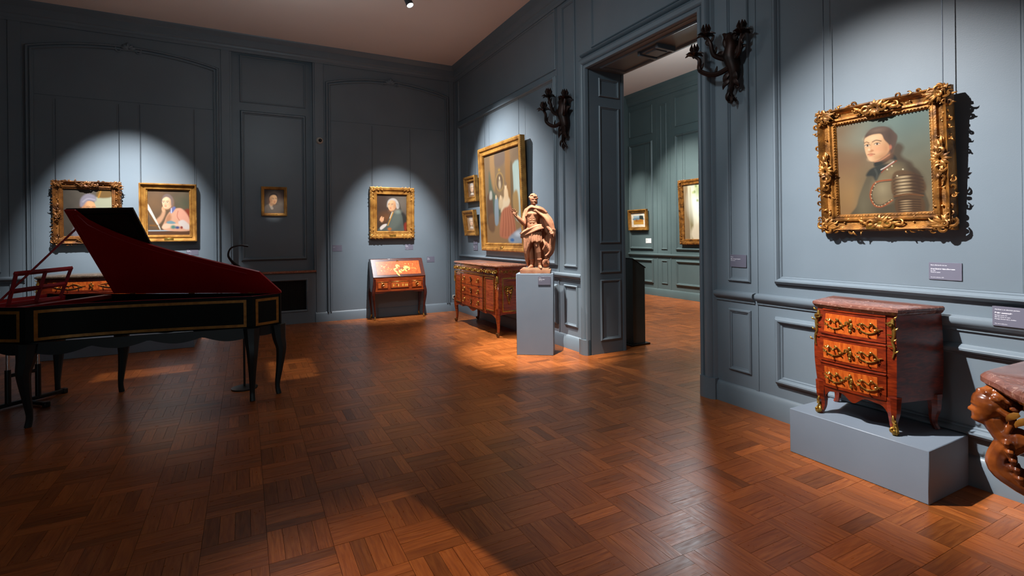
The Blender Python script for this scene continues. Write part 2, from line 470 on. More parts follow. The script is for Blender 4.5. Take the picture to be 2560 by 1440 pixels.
struct('wall_front', MB().box(XL - .2, XR, YF - .2, YF, 0, ZC), WALL, 'blue grey wall facing the back wall', 0)
wall_beyond = struct('wall_beyond', MB().box(XN, XN + .2, -1.2, YN + .2, 0, ZN), WALL2, 'green grey panelled wall seen through the doorway', 0)
struct('wall_beyond_back', MB().box(XO, XN, YN, YN + .2, 0, ZN), WALL2, 'end wall of the room beyond', 0)
struct('wall_beyond_front', MB().box(XO, XN, -1.2, -1.0, 0, ZN), WALL2, 'near end wall of the room beyond', 0)

def fB(u, v, h): return (u, YB - h, v)
def fNi(u, v, h): return (u, NYB - h, v)
def fR(u, v, h): return (XR - h, u, v)
def fN(u, v, h): return (XN - h, u, v)
BOL = [(0, 0), (0, .012), (.006, .018), (.012, .034), (.022, .042), (.034, .040), (.044, .028), (.048, .014), (.056, .014), (.062, .006), (.064, 0)]
THIN = [(0, 0), (0, .010), (.008, .020), (.018, .018), (.024, .008), (.032, .008), (.034, 0)]
ARCHP = [(0, 0), (0, .026), (.014, .05), (.03, .05), (.036, .018), (.05, .018), (.056, .042), (.072, .042), (.078, .008), (.09, .008), (.092, 0)]
def rect(u0, u1, v0, v1): return [(u0, v0), (u1, v0), (u1, v1), (u0, v1)]
def panel(parent, fn, u0, u1, v0, v1, prof=BOL, name='panel_moulding', mat=None, fieldh=0.0):
    mt = mat or WALL
    o = MB().frame(rect(u0, u1, v0, v1), prof, fn).build(name, mt, parent)
    if fieldh:
        d = prof[-1][0] + .0
        P = np.array([[fn(u0 + d, v0 + d, fieldh), fn(u0 + d, v1 - d, fieldh)], [fn(u1 - d, v0 + d, fieldh), fn(u1 - d, v1 - d, fieldh)]])
        Q = np.array([[fn(u0 + d, v0 + d, 0), fn(u0 + d, v1 - d, 0)], [fn(u1 - d, v0 + d, 0), fn(u1 - d, v1 - d, 0)]])
        MB().slab(P, Q[0, 0] - P[0, 0]).build('panel_field', mt, parent, 0)
    return o
def rail(parent, fn, u0, u1, prof, name, mat=None):
    P = np.array([[fn(u, v, h) for h, v in prof] for u in (u0, u1)])
    mb = MB().grid(P, cv=True); n = len(prof)
    mb.f.append(tuple(range(n))); mb.f.append(tuple(range(n, 2 * n)))
    return mb.build(name, mat or WALL, parent)
CHAIR = [(0, .90), (.012, .905), (.012, .925), (.03, .935), (.045, .95), (.05, .965), (.045, .985), (.02, .992), (0, .995)]
BASEP = [(0, 0), (.028, 0), (.028, .135), (.02, .15), (.016, .165), (.006, .175), (0, .178)]
CORN = [(0, 4.60), (.02, 4.60), (.022, 4.64), (.04, 4.66), (.042, 4.685), (.06, 4.70), (.065, 4.80), (.085, 4.815), (.10, 4.84), (.125, 4.86), (.13, 4.88), (0, 4.88)]

# back wall: arched panels, stiles, niche
def arch_path(x0, x1, z0, zs, rise, n=22):
    c = (x0 + x1) / 2; hw = (x1 - x0) / 2; r = (hw * hw + rise * rise) / (2 * rise); out = [(x1, z0), (x1, zs)]
    a = math.asin(hw / r)
    for t in np.linspace(a, -a, n)[1:-1]: out.append((c + r * math.sin(t), zs + rise - r + r * math.cos(t)))
    return out + [(x0, zs), (x0, z0)]
def leafy(mb, fn, u, v, s, n=5):
    for k in range(n):
        a = math.pi * (k + .5) / n; L_ = s * (1.0 if k == n // 2 else .8)
        p = [fn(u + math.cos(a) * L_ * t, v + math.sin(a) * L_ * t * .8, .02 + .025 * math.sin(t * 3)) for t in np.linspace(0, 1, 6)]
        mb.tube(p, [s * .12, s * .2, s * .22, s * .15, s * .04], 7)
    for sg in (-1, 1):
        sp = spiral(u + sg * s * .9, v - s * .1, s * .42, math.pi * (.5), 1.1, -sg, 16)
        mb.tube([fn(q[0], q[2], .025) for q in sp], [s * .12, s * .08, s * .05], 6)
for (x0, x1) in ((-2.745, -.358), (1.29, 3.625)):
    MB().frame(arch_path(x0, x1, .165, 4.285, .165), ARCHP, fB, closed=False).build('arched_panel_moulding', WALL, wall_back)
    mb = MB(); leafy(mb, fB, (x0 + x1) / 2, 4.40, .13); mb.build('shell_ornament', WALL, wall_back)
    # boarded field below the hanging rail
    MB().box(x0 + .092, x1 - .092, YB - .010, YB + .01, .17, 3.595).build('panel_field', WALL, wall_back, 0)
    up_ = [(x1 - .092, 3.601), *[(x, z) for x, z in arch_path(x0 + .092, x1 - .092, 3.601, 4.232, .148)[1:-1]], (x0 + .092, 3.601)]
    MB().prism(up_, lambda p, q, t: (p, t, q), YB - .010, YB + .01).build('panel_field', WALL, wall_back, 0)
for u0, u1 in ((-4.25, -3.02),):
    panel(wall_back, fB, u0, u1, 1.06, 4.5); panel(wall_back, fB, u0, u1, .28, .80)
    rail(wall_back, fB, u0 - .05, -2.77, CHAIR, 'chair_rail')
for u0, u1 in ((-2.93, -2.79), (-.33, -.205), (1.11, 1.262), (3.64, 3.74)):   # raised stiles
    MB().box(u0, u1, YB - .014, YB + .01, .0, 4.62, .004).build('stile', WALL, wall_back)
for u0, u1 in ((XL, NX0 - .01), (NX1 + .01, XR)):
    bb = rail(None, fB, u0, u1, BASEP, 'baseboard_back'); tag(bb, 'low blue grey skirting along the back wall', kind='structure')
panel(wall_back, fNi, -.06, .972, 3.80, 4.60, THIN, fieldh=.004)
panel(wall_back, fNi, -.06, .972, 1.115, 3.665, BOL, fieldh=.004)
cb = rail(None, fB, XL, XR, CORN, 'trim_1'); tag(cb, 'blue grey cornice above the back wall', kind='structure')

# right wall: dado, panels, pilaster strips
def wall_right_bay(y0, y1, top=True):
    panel(wall_right, fR, y0, y1, 1.088, 3.68, BOL, fieldh=.004)
    panel(wall_right, fR, y0, y1, 3.765, 4.60, THIN, fieldh=.004)
    panel(wall_right, fR, y0, y1, .285, .825, BOL, fieldh=.003)
wall_right_bay(5.855, 9.42); wall_right_bay(1.10, 2.637); wall_right_bay(-2.7, .72)
for y0, y1 in ((5.395, 5.70), (2.862, 3.085), (.80, 1.02)):
    panel(wall_right, fR, y0, y1, 1.08, 4.55, THIN); panel(wall_right, fR, y0, y1, .30, .84, THIN)
for y in (5.835, 2.806, .76, 1.06):
    MB().box(XR - .006, XR + .01, y - .012, y + .012, .17, 4.6).build('stile', WALL, wall_right)
rail(wall_right, fR, 5.275, YB, CHAIR, 'chair_rail'); rail(wall_right, fR, 2.82, 3.215, CHAIR, 'chair_rail')
rail(wall_right, fR, 2.80, YF, CHAIR, 'chair_rail')
for y0, y1 in ((5.30, YB), (YF, 3.205)):
    bb = rail(None, fR, y0, y1, BASEP, 'baseboard_right'); tag(bb, 'blue grey skirting along the doorway wall', kind='structure')
cr_ = rail(None, fR, YF, YB, CORN, 'trim_2'); tag(cr_, 'blue grey cornice above the doorway wall', kind='structure')
# doorway casing with rounded mouldings, panelled reveals and soffit
CASE = [(0, -.01), (0, .03), (-.008, .045), (-.025, .052), (-.04, .045), (-.046, .028), (-.054, .028), (-.062, .05), (-.085, .066), (-.11, .066), (-.13, .05), (-.138, .026), (-.148, .026), (-.158, .014), (-.168, 0)]
casing = MB().frame([(DY0, 0), (DY0, DZ), (DY1, DZ), (DY1, 0)], [(-d, h) for d, h in CASE], fR, closed=False).build('trim_3', WALL)
tag(casing, 'rounded moulded casing around the tall doorway', kind='structure')
for y0, y1 in ((DY1 + .0, DY1 + .175), (DY0 - .175, DY0 - .0)):
    pr = [(XR + .005, y0), (XR - .045, y0), (XR - .072, y0 + .03), (XR - .078, (y0 + y1) / 2), (XR - .072, y1 - .03), (XR - .045, y1), (XR + .005, y1)]
    MB().prism(pr, lambda p, q, t: (p, q, t), 0, .19).build('plinth_block', WALL, casing)
def fJ(u, v, h): return (u, DY1 - h, v)
def fJ2(u, v, h): return (u, DY0 + h, v)
for fn in (fJ, fJ2):
    for z0, z1 in ((3.235, 3.47), (1.39, 3.12), (1.015, 1.30), (.165, .93)):
        panel(wall_right, fn, 3.945, 4.265, z0, z1, THIN, 'reveal_panel')
    MB().box(4.31, 4.345, *( (DY1 - .012, DY1 + .01) if fn is fJ else (DY0 - .01, DY0 + .012)), 0, DZ).build('stile', WALL, wall_right)
def fS(u, v, h): return (v, u, DZ - h)
panel(wall_right, fS, 3.50, 5.01, 3.88, 4.28, THIN, 'soffit_panel')
mb = MB()
for dy in (-.14, .14):
    mb.box(3.95, 4.22, 4.255 + dy - .02, 4.255 + dy + .02, DZ - .05, DZ + .01, .006)
mb.box(3.97, 4.20, 4.13, 4.38, DZ - .03, DZ + .01, .008).box(4.0, 4.17, 4.17, 4.34, DZ - .045, DZ, .006)
mb.build('soffit_block', WALL, wall_right)
panel(wall_right, fR, 3.47, 5.045, 3.79, 4.57, THIN, fieldh=.004)
rail(wall_right, fR, DY0 - .12, DY1 + .12, [(0, 3.73), (.03, 3.735), (.045, 3.75), (.03, 3.765), (0, 3.77)], 'overdoor_moulding')
# room beyond
for y0, y1 in ((9.40, 10.24), (7.4, 8.66), (5.6, 6.9)):
    panel(wall_beyond, fN, y0, y1, 1.12, 3.80, BOL, mat=WALL2, fieldh=.004); panel(wall_beyond, fN, y0, y1, .30, .885, BOL, mat=WALL2, fieldh=.003)
    panel(wall_beyond, fN, y0, y1, 3.98, 4.68, THIN, mat=WALL2)
panel(wall_beyond, fN, 8.93, 9.13, 1.13, 4.6, THIN, mat=WALL2); panel(wall_beyond, fN, 8.93, 9.13, .31, .87, THIN, mat=WALL2)
for y in (8.83, 9.27): MB().box(XN - .008, XN + .01, y - .012, y + .012, .17, 4.7).build('stile', WALL2, wall_beyond)
rail(wall_beyond, fN, 4.0, YN, [(h, v + .03) for h, v in CHAIR], 'chair_rail', WALL2)
bb = rail(None, fN, 4.0, YN, BASEP, 'baseboard_beyond', WALL2); tag(bb, 'skirting of the room beyond the doorway', kind='structure')
cb = rail(None, fN, 4.0, YN, [(h, v + .20) for h, v in CORN], 'trim_4', WALL2); tag(cb, 'cornice of the room beyond the doorway', kind='structure')

# radiator cover filling the foot of the niche
rc = thing('radiator_cover', 'blue grey radiator cover with dark grille and marble shelf in the niche', 'radiator cover', (.45, YB, 0))
MB().box(-.63, .633, -.005, .115, 0, .215).box(-.63, .633, -.005, .115, .775, .885).box(-.63, -.55, -.005, .115, .215, .775).box(.515, .633, -.005, .115, .215, .775).build('casing', WALL, rc, 0)
MB().frame(rect(-.555, .52, .21, .78), [(0, 0), (0, .012), (.012, .018), (.024, .01), (.03, 0)], lambda u, v, h: (u, -.005 - h, v)).build('grille_frame', WALL, rc)
g = MB()
for k in range(36): g.box(-.54 + k * .0295, -.534 + k * .0295, .03, .034, .21, .78)
for k in range(19): g.box(-.55, .515, .034, .038, .22 + k * .03, .226 + k * .03)
tag(g.build('grille', GRILLE, rc, 0), kind='stuff')
MB().box(-.55, .515, .085, .09, .21, .78).build('backing', BLACK, rc, 0)
MB().box(-.645, .66, -.035, .12, .888, .925, .006).build('marble_shelf', PINKMARB, rc)

# ------------------------------------------------------------------ painted canvases: a small procedural painter
class Pic:
    def __init__(s, nx, ny, asp, top, bot, left=None):
        s.nx, s.ny, s.asp = nx, ny, asp
        x, y = np.meshgrid(np.linspace(0, 1, nx), np.linspace(0, 1, ny)); s.x, s.y = x, y
        t = np.array(C(top)[:3]); b = np.array(C(bot)[:3])
        s.a = t + (b - t) * y[..., None]
        if left:
            l = np.array(C(left)[:3]); k = np.clip(1 - x * 1.6, 0, 1)[..., None]; s.a = s.a * (1 - k * .8) + l * k * .8
        s.cloud(.12)
    def cloud(s, amt):
        n = np.zeros_like(s.x)
        for k in range(5):
            fx, fy = rng.uniform(2, 9, 2); n += np.sin(s.x * fx * 3 + rng.uniform(0, 6) + 1.5 * np.sin(s.y * fy * 2)) * np.cos(s.y * fy * 2 + rng.uniform(0, 6))
        s.a = s.a * (1 + amt * n[..., None] / 3)
    def mix(s, al, c, k=1.0):
        c = np.array(C(c)[:3]); al = (np.clip(al, 0, 1) * k)[..., None]; s.a = s.a * (1 - al) + c * al; return s
    def e(s, cx, cy, rx, ry, c, soft=.15, k=1.0, rot=0.0):
        dx, dy = s.x - cx, (s.y - cy) * s.asp; ca, sa = math.cos(rot), math.sin(rot)
        d = np.hypot((dx * ca + dy * sa) / rx, (-dx * sa + dy * ca) / (ry * s.asp))
        return s.mix((1 + soft - d) / (2 * soft), c, k)
    def p(s, pts, c, soft=.012, k=1.0, n=5):
        q = crv(pts, n, True); q = q * np.array([1, s.asp]); X, Y = s.x, s.y * s.asp
        d = np.full(X.shape, 9.0); ins = np.zeros(X.shape, bool)
        for i in range(len(q)):
            (x0, y0), (x1, y1) = q[i - 1], q[i]; ex, ey = x1 - x0, y1 - y0
            t = np.clip(((X - x0) * ex + (Y - y0) * ey) / (ex * ex + ey * ey + 1e-12), 0, 1)
            d = np.minimum(d, np.hypot(X - x0 - t * ex, Y - y0 - t * ey))
            cr = (y0 > Y) != (y1 > Y)
            ins ^= cr & (X < (x1 - x0) * (Y - y0) / (y1 - y0 + 1e-12) + x0)
        return s.mix(np.where(ins, .5 + d / (2 * soft), .5 - d / (2 * soft)), c, k)
    def l(s, pts, wd, c, soft=.006, k=1.0, n=4):
        q = crv(pts, n) * np.array([1, s.asp]); X, Y = s.x, s.y * s.asp; d = np.full(X.shape, 9.0)
        for i in range(1, len(q)):
            (x0, y0), (x1, y1) = q[i - 1], q[i]; ex, ey = x1 - x0, y1 - y0
            t = np.clip(((X - x0) * ex + (Y - y0) * ey) / (ex * ex + ey * ey + 1e-12), 0, 1)
            d = np.minimum(d, np.hypot(X - x0 - t * ex, Y - y0 - t * ey))
        return s.mix((wd + soft - d) / (2 * soft), c, k)
    def face(s, cx, cy, r, dr=-1, skin='#dfb48c', shade='#9a6240', lip='#b4604c', eye='#2c1c14', brow='#5a3c28'):
        """head turned to dr (-1 left, 1 right); r is the half width"""
        h = r * 1.32 / s.asp
        s.p([(cx + px_ * r * -dr, cy + pz_ * h) for px_, pz_ in ((0, -1), (.6, -.85), (.95, -.3), (.93, .25), (.62, .75), (.1, 1.0), (-.38, .98), (-.74, .6), (-.92, .1), (-.9, -.4), (-.6, -.85))], skin, r * .06)
        s.e(cx - dr * r * .75, cy + h * .15, r * .5, h * .75, shade, .7, .55)
        s.e(cx + dr * r * .1, cy + h * .95, r * .6, h * .2, shade, .8, .5)
        s.e(cx + dr * r * .3, cy + h * .25, r * .3, h * .18, '#cf8060', .9, .4)
        ex = cx + dr * r * .28
        for k in (-1, 1):
            px = ex + k * r * .36
            s.e(px, cy - h * .08, r * .17, h * .062, '#efe0cc', .4, .8); s.e(px + dr * r * .03, cy - h * .08, r * .075, h * .06, eye, .35)
            s.l([(px - r * .2, cy - h * .11), (px, cy - h * .155), (px + r * .2, cy - h * .11)], r * .03, brow, r * .03, .8)
            s.l([(px - r * .24, cy - h * .25), (px, cy - h * .31), (px + r * .24, cy - h * .25)], r * .045, brow, r * .05, .8)
        s.l([(ex - dr * r * .02, cy - h * .1), (ex + dr * r * .1, cy + h * .18), (ex + dr * r * .14, cy + h * .27)], r * .03, shade, r * .06, .5)
        s.e(ex + dr * r * .08, cy + h * .3, r * .14, h * .05, shade, .6, .8)
        s.e(ex + dr * r * .12, cy + h * .2, r * .06, h * .1, '#f4d6b4', .8, .7)
        s.l([(ex - r * .22, cy + h * .52), (ex, cy + h * .5), (ex + r * .22, cy + h * .52)], r * .05, lip, r * .05)
        s.e(ex, cy + h * .58, r * .17, h * .04, '#cf7c64', .5, .8)
        return s
    def gain(s, k): s.a = np.clip(s.a, 0, 1) ** 1.18 * k * 1.12; return s
    def obj(s, x0, x1, z0, z1, y, parent):
        X = x0 + s.x * (x1 - x0); Z = z1 - s.y * (z1 - z0)
        mb = MB().grid(np.stack([X, np.full_like(X, y), Z], -1))
        me = bpy.data.meshes.new('canvas'); me.from_pydata(mb.v, [], mb.f)
        at = me.color_attributes.new('Col', 'FLOAT_COLOR', 'POINT')
        cc = np.concatenate([np.clip(s.a.reshape(-1, 3), 0, 1), np.ones((s.nx * s.ny, 1))], 1)
        at.data.foreach_set('color', cc.astype('f').ravel())
        return link('canvas', me, CANVAS, parent)

def pic_armour():
    s = Pic(170, 206, 1.21, '#7f8878', '#8b7354', '#8e6c4a')
    s.e(.85, .08, .4, .25, '#6f8684', .9, .7); s.e(.1, .45, .35, .12, '#8a6648', .9, .6); s.e(.2, .8, .4, .2, '#a98554', .9, .6); s.e(.93, .6, .25, .4, '#6f6a55', .9, .6); s.e(.3, .2, .2, .08, '#8f9180', .9, .5)
    s.p([(.653, .303), (.702, .296), (.738, .343), (.711, .41), (.747, .457), (.807, .497), (.815, .544), (.716, .51), (.60, .426)], '#5c4e3c', .02)
    s.p([(.12, 1.0), (.2, .912), (.24, .8), (.313, .645), (.368, .56), (.505, .503), (.64, .469), (.773, .511), (.886, .609), (.912, .759), (.9, 1.03), (.12, 1.03)], '#5f5440', .010)
    s.e(.36, .72, .1, .2, '#756a54', .9, .7); s.e(.28, .92, .08, .15, '#8a8066', .9, .5)
    s.p([(.60, .65), (.43, .669), (.366, .792), (.403, .904), (.485, .926), (.597, .865), (.62, .74)], '#7a6a50', .02)
    s.e(.5, .74, .08, .1, '#a89878', .9, .8); s.e(.52, .87, .07, .03, '#9a8868', .8, .7); s.e(.6, .58, .1, .07, '#a08a66', .9, .7)
    s.l([(.6, .655), (.43, .669), (.366, .792), (.403, .904), (.485, .926), (.6, .865)], .008, '#a8582e', .006)
    s.l([(.6, .668), (.44, .682), (.382, .792), (.413, .89), (.487, .908), (.59, .855)], .0035, '#33271a', .004)
    for q in crv([(.43, .675), (.376, .792), (.408, .897), (.485, .917), (.59, .862)], 3): s.e(q[0], q[1], .006, .005, '#dccaa4', .4)
    s.p([(.617, .60), (.752, .575), (.9, .655), (.915, .803), (.62, .825)], '#6e5438', .01)
    for k in range(6):
        y = .625 + k * .034; s.l([(.62, y + .012), (.70, y - .004), (.80, y - .004), (.912, y + .03)], .0035, '#2e2014', .004); s.e(.72, y + .014, .05, .010, '#d6bf98', .9, .85); s.e(.84, y + .03, .04, .012, '#4a3420', .9, .6)
    s.p([(.772, .52), (.9, .64), (.914, .8), (.84, .81), (.81, .66)], '#4a331f', .04, .75)
    s.l([(.62, .83), (.75, .812), (.905, .838)], .010, '#7a5230', .004); s.l([(.62, .845), (.75, .828), (.905, .852)], .003, '#2a1c10', .004)
    s.p([(.64, .85), (.89, .85), (.895, 1.03), (.665, 1.03)], '#664c32', .01)
    for k in range(6):
        y = .872 + k * .024; s.l([(.66, y), (.76, y - .008), (.88, y + .004)], .003, '#2e2014', .004); s.e(.735, y + .010, .04, .007, '#d0b48c', .8, .75)
    s.p([(.433, .503), (.364, .534), (.328, .59), (.4, .6), (.436, .648), (.497, .567), (.596, .5), (.525, .485)], '#3c3d36', .012); s.l([(.43, .53), (.45, .58), (.44, .63)], .008, '#56574e', .01)
    s.p([(.425, .458), (.433, .503), (.525, .485), (.599, .447), (.665, .454), (.63, .393), (.591, .394), (.503, .447)], '#35352e', .010)
    s.l([(.494, .54), (.547, .518), (.631, .472)], .0055, '#e2d0c0', .004); s.l([(.497, .571), (.547, .53), (.66, .467)], .0045, '#a04626', .004)
    for x, y in ((.56, .545), (.61, .515), (.72, .56), (.66, .62)): s.e(x, y, .008, .007, '#e4d6b4', .4)
    s.p([(.326, .201), (.343, .158), (.412, .103), (.518, .096), (.59, .119), (.649, .176), (.676, .223), (.658, .295), (.626, .362), (.601, .386), (.5, .3), (.34, .25)], '#5c483a', .012)
    s.p([(.337, .175), (.325, .238), (.327, .302), (.343, .372), (.374, .43), (.416, .447), (.474, .435), (.553, .395), (.594, .341), (.587, .287), (.541, .228), (.515, .167), (.448, .158), (.4, .161)], '#dfb489', .006)
    s.e(.56, .33, .05, .1, '#a8704a', .9, .6); s.e(.5, .41, .08, .03, '#a8744e', .9, .6); s.e(.42, .2, .07, .03, '#ecc9a2', .9, .7); s.e(.47, .32, .05, .03, '#d89470', .9, .5); s.e(.385, .415, .03, .02, '#e8c49c', .8, .6)
    for (x, y) in ((.357, .271), (.463, .268)):
        s.e(x, y, .026, .010, '#e8dac4', .4, .85); s.e(x + .002, y, .011, .010, '#2a1a12', .35); s.l([(x - .03, y - .002), (x, y - .013), (x + .032, y - .002)], .0035, '#5a3a26', .004); s.l([(x - .026, y + .012), (x + .026, y + .011)], .002, '#b07c58', .005, .6)
    s.l([(.327, .240), (.349, .231), (.376, .246)], .0045, '#6a4a32', .006); s.l([(.416, .240), (.455, .228), (.507, .244)], .0055, '#6a4a32', .006)
    s.l([(.405, .25), (.395, .30), (.372, .326)], .004, '#c08a62', .008, .6); s.p([(.364, .327), (.373, .343), (.402, .345), (.426, .333), (.41, .318), (.385, .32)], '#b47a54', .006, .7); s.e(.375, .318, .012, .012, '#f4dab6', .8, .7)
    s.l([(.357, .367), (.391, .364), (.434, .371)], .004, '#93483a', .004); s.e(.392, .378, .025, .007, '#cf7c62', .5, .85); s.e(.39, .358, .02, .005, '#c88464', .6, .6)
    s.l([(.43, .452), (.5, .44), (.59, .395)], .005, '#c98e6a', .005)
    s.p([(.326, .201), (.343, .158), (.412, .103), (.518, .096), (.59, .119), (.649, .176), (.676, .223), (.658, .295), (.626, .362), (.606, .38), (.597, .30), (.55, .24), (.515, .175), (.445, .162), (.385, .17), (.337, .188)], '#644e40', .008)
    s.e(.47, .125, .08, .022, '#86705e', .9, .7); s.e(.6, .2, .03, .06, '#4c3a2e', .9, .6); s.e(.603, .32, .014, .022, '#c67c5e', .5, .85)
    return s
def pic_beret():
    s = Pic(96, 108, 1.12, '#6a6258', '#4a443c', '#4c453c')
    s.p([(.66, .18), (1.02, .16), (1.02, .72), (.66, .72)], '#a8a890', .02); s.p([(.72, .02), (.98, .02), (.98, .16), (.7, .17)], '#7a6038', .02)
    s.l([(.72, .17), (.78, .0)], .018, '#a87c3c'); s.p([(.2, 1.02), (.25, .75), (.45, .66), (.68, .7), (.8, 1.02)], '#7d7a82', .03)
    s.face(.52, .42, .15, 1, '#d9a77c', '#8a583a'); s.e(.6, .55, .08, .05, '#c07a60', .8, .5)
    s.p([(.34, .36), (.36, .2), (.48, .1), (.62, .12), (.68, .2), (.64, .26), (.5, .25), (.4, .36)], '#8c8690', .02)
    s.l([(.4, .27), (.5, .2), (.64, .22)], .012, '#a9a3ac', .015)
    return s
def pic_leaning():
    s = Pic(110, 124, 1.17, '#7a6450', '#6a5640', '#6e5a46')
    s.e(.9, .3, .3, .2, '#5c6450', .9, .7); s.e(.15, .3, .25, .2, '#86684a', .9, .7); s.p([(.86, .45), (1.02, .42), (1.02, .6), (.9, .6)], '#93442c', .03)
    s.p([(-.02, .9), (1.02, .88), (1.02, 1.02), (-.02, 1.02)], '#6a4a34', .01); s.l([(0, .9), (.5, .895), (1, .875)], .012, '#b9c6cc', .01)
    s.p([(.38, .88), (.40, .68), (.50, .50), (.62, .42), (.78, .40), (.92, .52), (1.02, .70), (1.02, .9)], '#d8a98c', .015)
    s.p([(.7, .45), (.8, .41), (.93, .52), (1.0, .7), (.9, .72), (.75, .65), (.66, .6)], '#e0a890', .03); s.l([(.72, .46), (.7, .58), (.76, .68)], .006, '#b06a54', .012)
    s.p([(.44, .6), (.52, .52), (.56, .6), (.52, .7), (.42, .74)], '#b88868', .03)
    s.p([(.18, .68), (.30, .56), (.36, .44), (.42, .45), (.40, .56), (.32, .7), (.24, .76)], '#caa080', .02)
    s.e(.37, .42, .04, .06, '#d8ad88', .3)
    s.p([(.33, .82), (.42, .74), (.62, .74), (.85, .76), (.88, .82), (.6, .82), (.4, .86)], '#e2c0a6', .015)
    s.p([(.72, .72), (.84, .66), (.98, .76), (1.0, .86), (.86, .86)], '#d6cac2', .02); s.p([(.45, .7), (.56, .68), (.66, .73), (.58, .75), (.46, .74)], '#7e9aa0', .015)
    s.p([(.54, .42), (.62, .36), (.66, .4), (.58, .5), (.54, .5)], '#6a78a8', .015); s.l([(.56, .4), (.56, .5)], .01, '#dcdce4')
    s.p([(.33, .28), (.36, .14), (.46, .08), (.58, .14), (.62, .26), (.58, .36), (.5, .3)], '#7c6a64', .015)
    s.face(.46, .28, .125, -1, '#e8c8a4', '#b48464'); s.p([(.34, .2), (.4, .11), (.5, .09), (.58, .16), (.6, .3), (.56, .34), (.54, .2), (.44, .15)], '#86746c', .015)
    s.p([(.0, .36), (.03, .34), (.28, .82), (.25, .84), (.0, .46)], '#d8d2c6', .008); s.l([(.0, .46), (.25, .86)], .02, '#7a5a38', .008)
    s.e(.6, .82, .06, .04, '#5c8a80', .5); s.e(.7, .83, .05, .03, '#4c5a86', .5); s.e(.8, .83, .03, .03, '#93443c', .4); s.l([(.05,.78),(.22,.79)],.02,'#8a6438',.01)
    return s
def pic_nightcap():
    s = Pic(60, 74, 1.25, '#5a4f48', '#6a5e56', '#544842')
    s.e(.85, .3, .25, .2, '#5e4640', .9, .7); s.e(.85, .6, .2, .15, '#90867a', .9, .6)
    s.p([(-.02, 1.02), (.02, .74), (.22, .62), (.5, .62), (.8, .68), (1.02, .85), (1.02, 1.02)], '#7a7068', .03); s.p([(.24, .6), (.36, .66), (.46, .8), (.36, .84), (.28, .72)], '#b4a698', .02)
    s.e(.36, .6, .09, .1, '#cfa884', .3); s.face(.46, .42, .2, 1, '#d8b088', '#7c5038', '#9a5a44')
    s.p([(.24, .34), (.28, .22), (.42, .14), (.6, .16), (.68, .26), (.5, .22), (.34, .26)], '#463a36', .02)
    return s
def pic_wig():
    s = Pic(100, 120, 1.22, '#5e5048', '#4a3c30', '#4c3628')
    s.e(.85, .2, .3, .35, '#7d7468', .9, .8); s.e(.3, .62, .2, .12, '#8a5a30', .9, .6); s.p([(.74, .22), (.82, .42), (1.0, .6), (1.0, .9), (.84, .8), (.78, .5)], '#3c3a36', .03)
    s.p([(.06, 1.02), (.14, .86), (.34, .78), (.44, .56), (.56, .46), (.7, .42), (.84, .56), (.88, .8), (.86, 1.02)], '#5c625c', .02)
    s.p([(.5, .62), (.62, .5), (.76, .5), (.8, .7), (.66, .9), (.4, 1.0), (.36, .9)], '#6c726a', .06, .8)
    s.l([(.54, .48), (.47, .62), (.36, .84)], .018, '#b98a44', .008); s.l([(.51, .47), (.43, .64)], .012, '#d8ccb8', .01)
    s.p([(.1, .9), (.2, .82), (.32, .8), (.3, .86), (.14, .96)], '#d2c8c0', .015); s.e(.16, .68, .055, .07, '#d6a680', .3); s.l([(.16, .6), (.12, .64), (.1, .7)], .014, '#d6a680'); s.l([(.22, .62), (.21, .7)], .012, '#dcae88')
    s.e(.42, .94, .06, .04, '#b8743c', .5); s.p([(.92, .8), (1.02, .76), (1.02, 1.0), (.92, .96)], '#8e3a28', .03)
    s.p([(.34, .34), (.36, .18), (.48, .1), (.62, .11), (.71, .2), (.74, .32), (.68, .38), (.5, .3)], '#a8a098', .02)
    s.face(.495, .29, .145, -1, '#e0b48c', '#a06c48'); s.p([(.35, .26), (.38, .16), (.5, .1), (.63, .12), (.72, .22), (.74, .34), (.68, .38), (.64, .28), (.62, .18), (.48, .15), (.4, .2)], '#bdb6ae', .015)
    for k in range(4): s.l([(.65 + .02 * k, .24 + .03 * k), (.70, .25 + .03 * k), (.73, .28 + .02 * k)], .006, '#8b847c', .008)
    s.e(.7, .46, .1, .05, '#98a094', .8, .7)
    return s
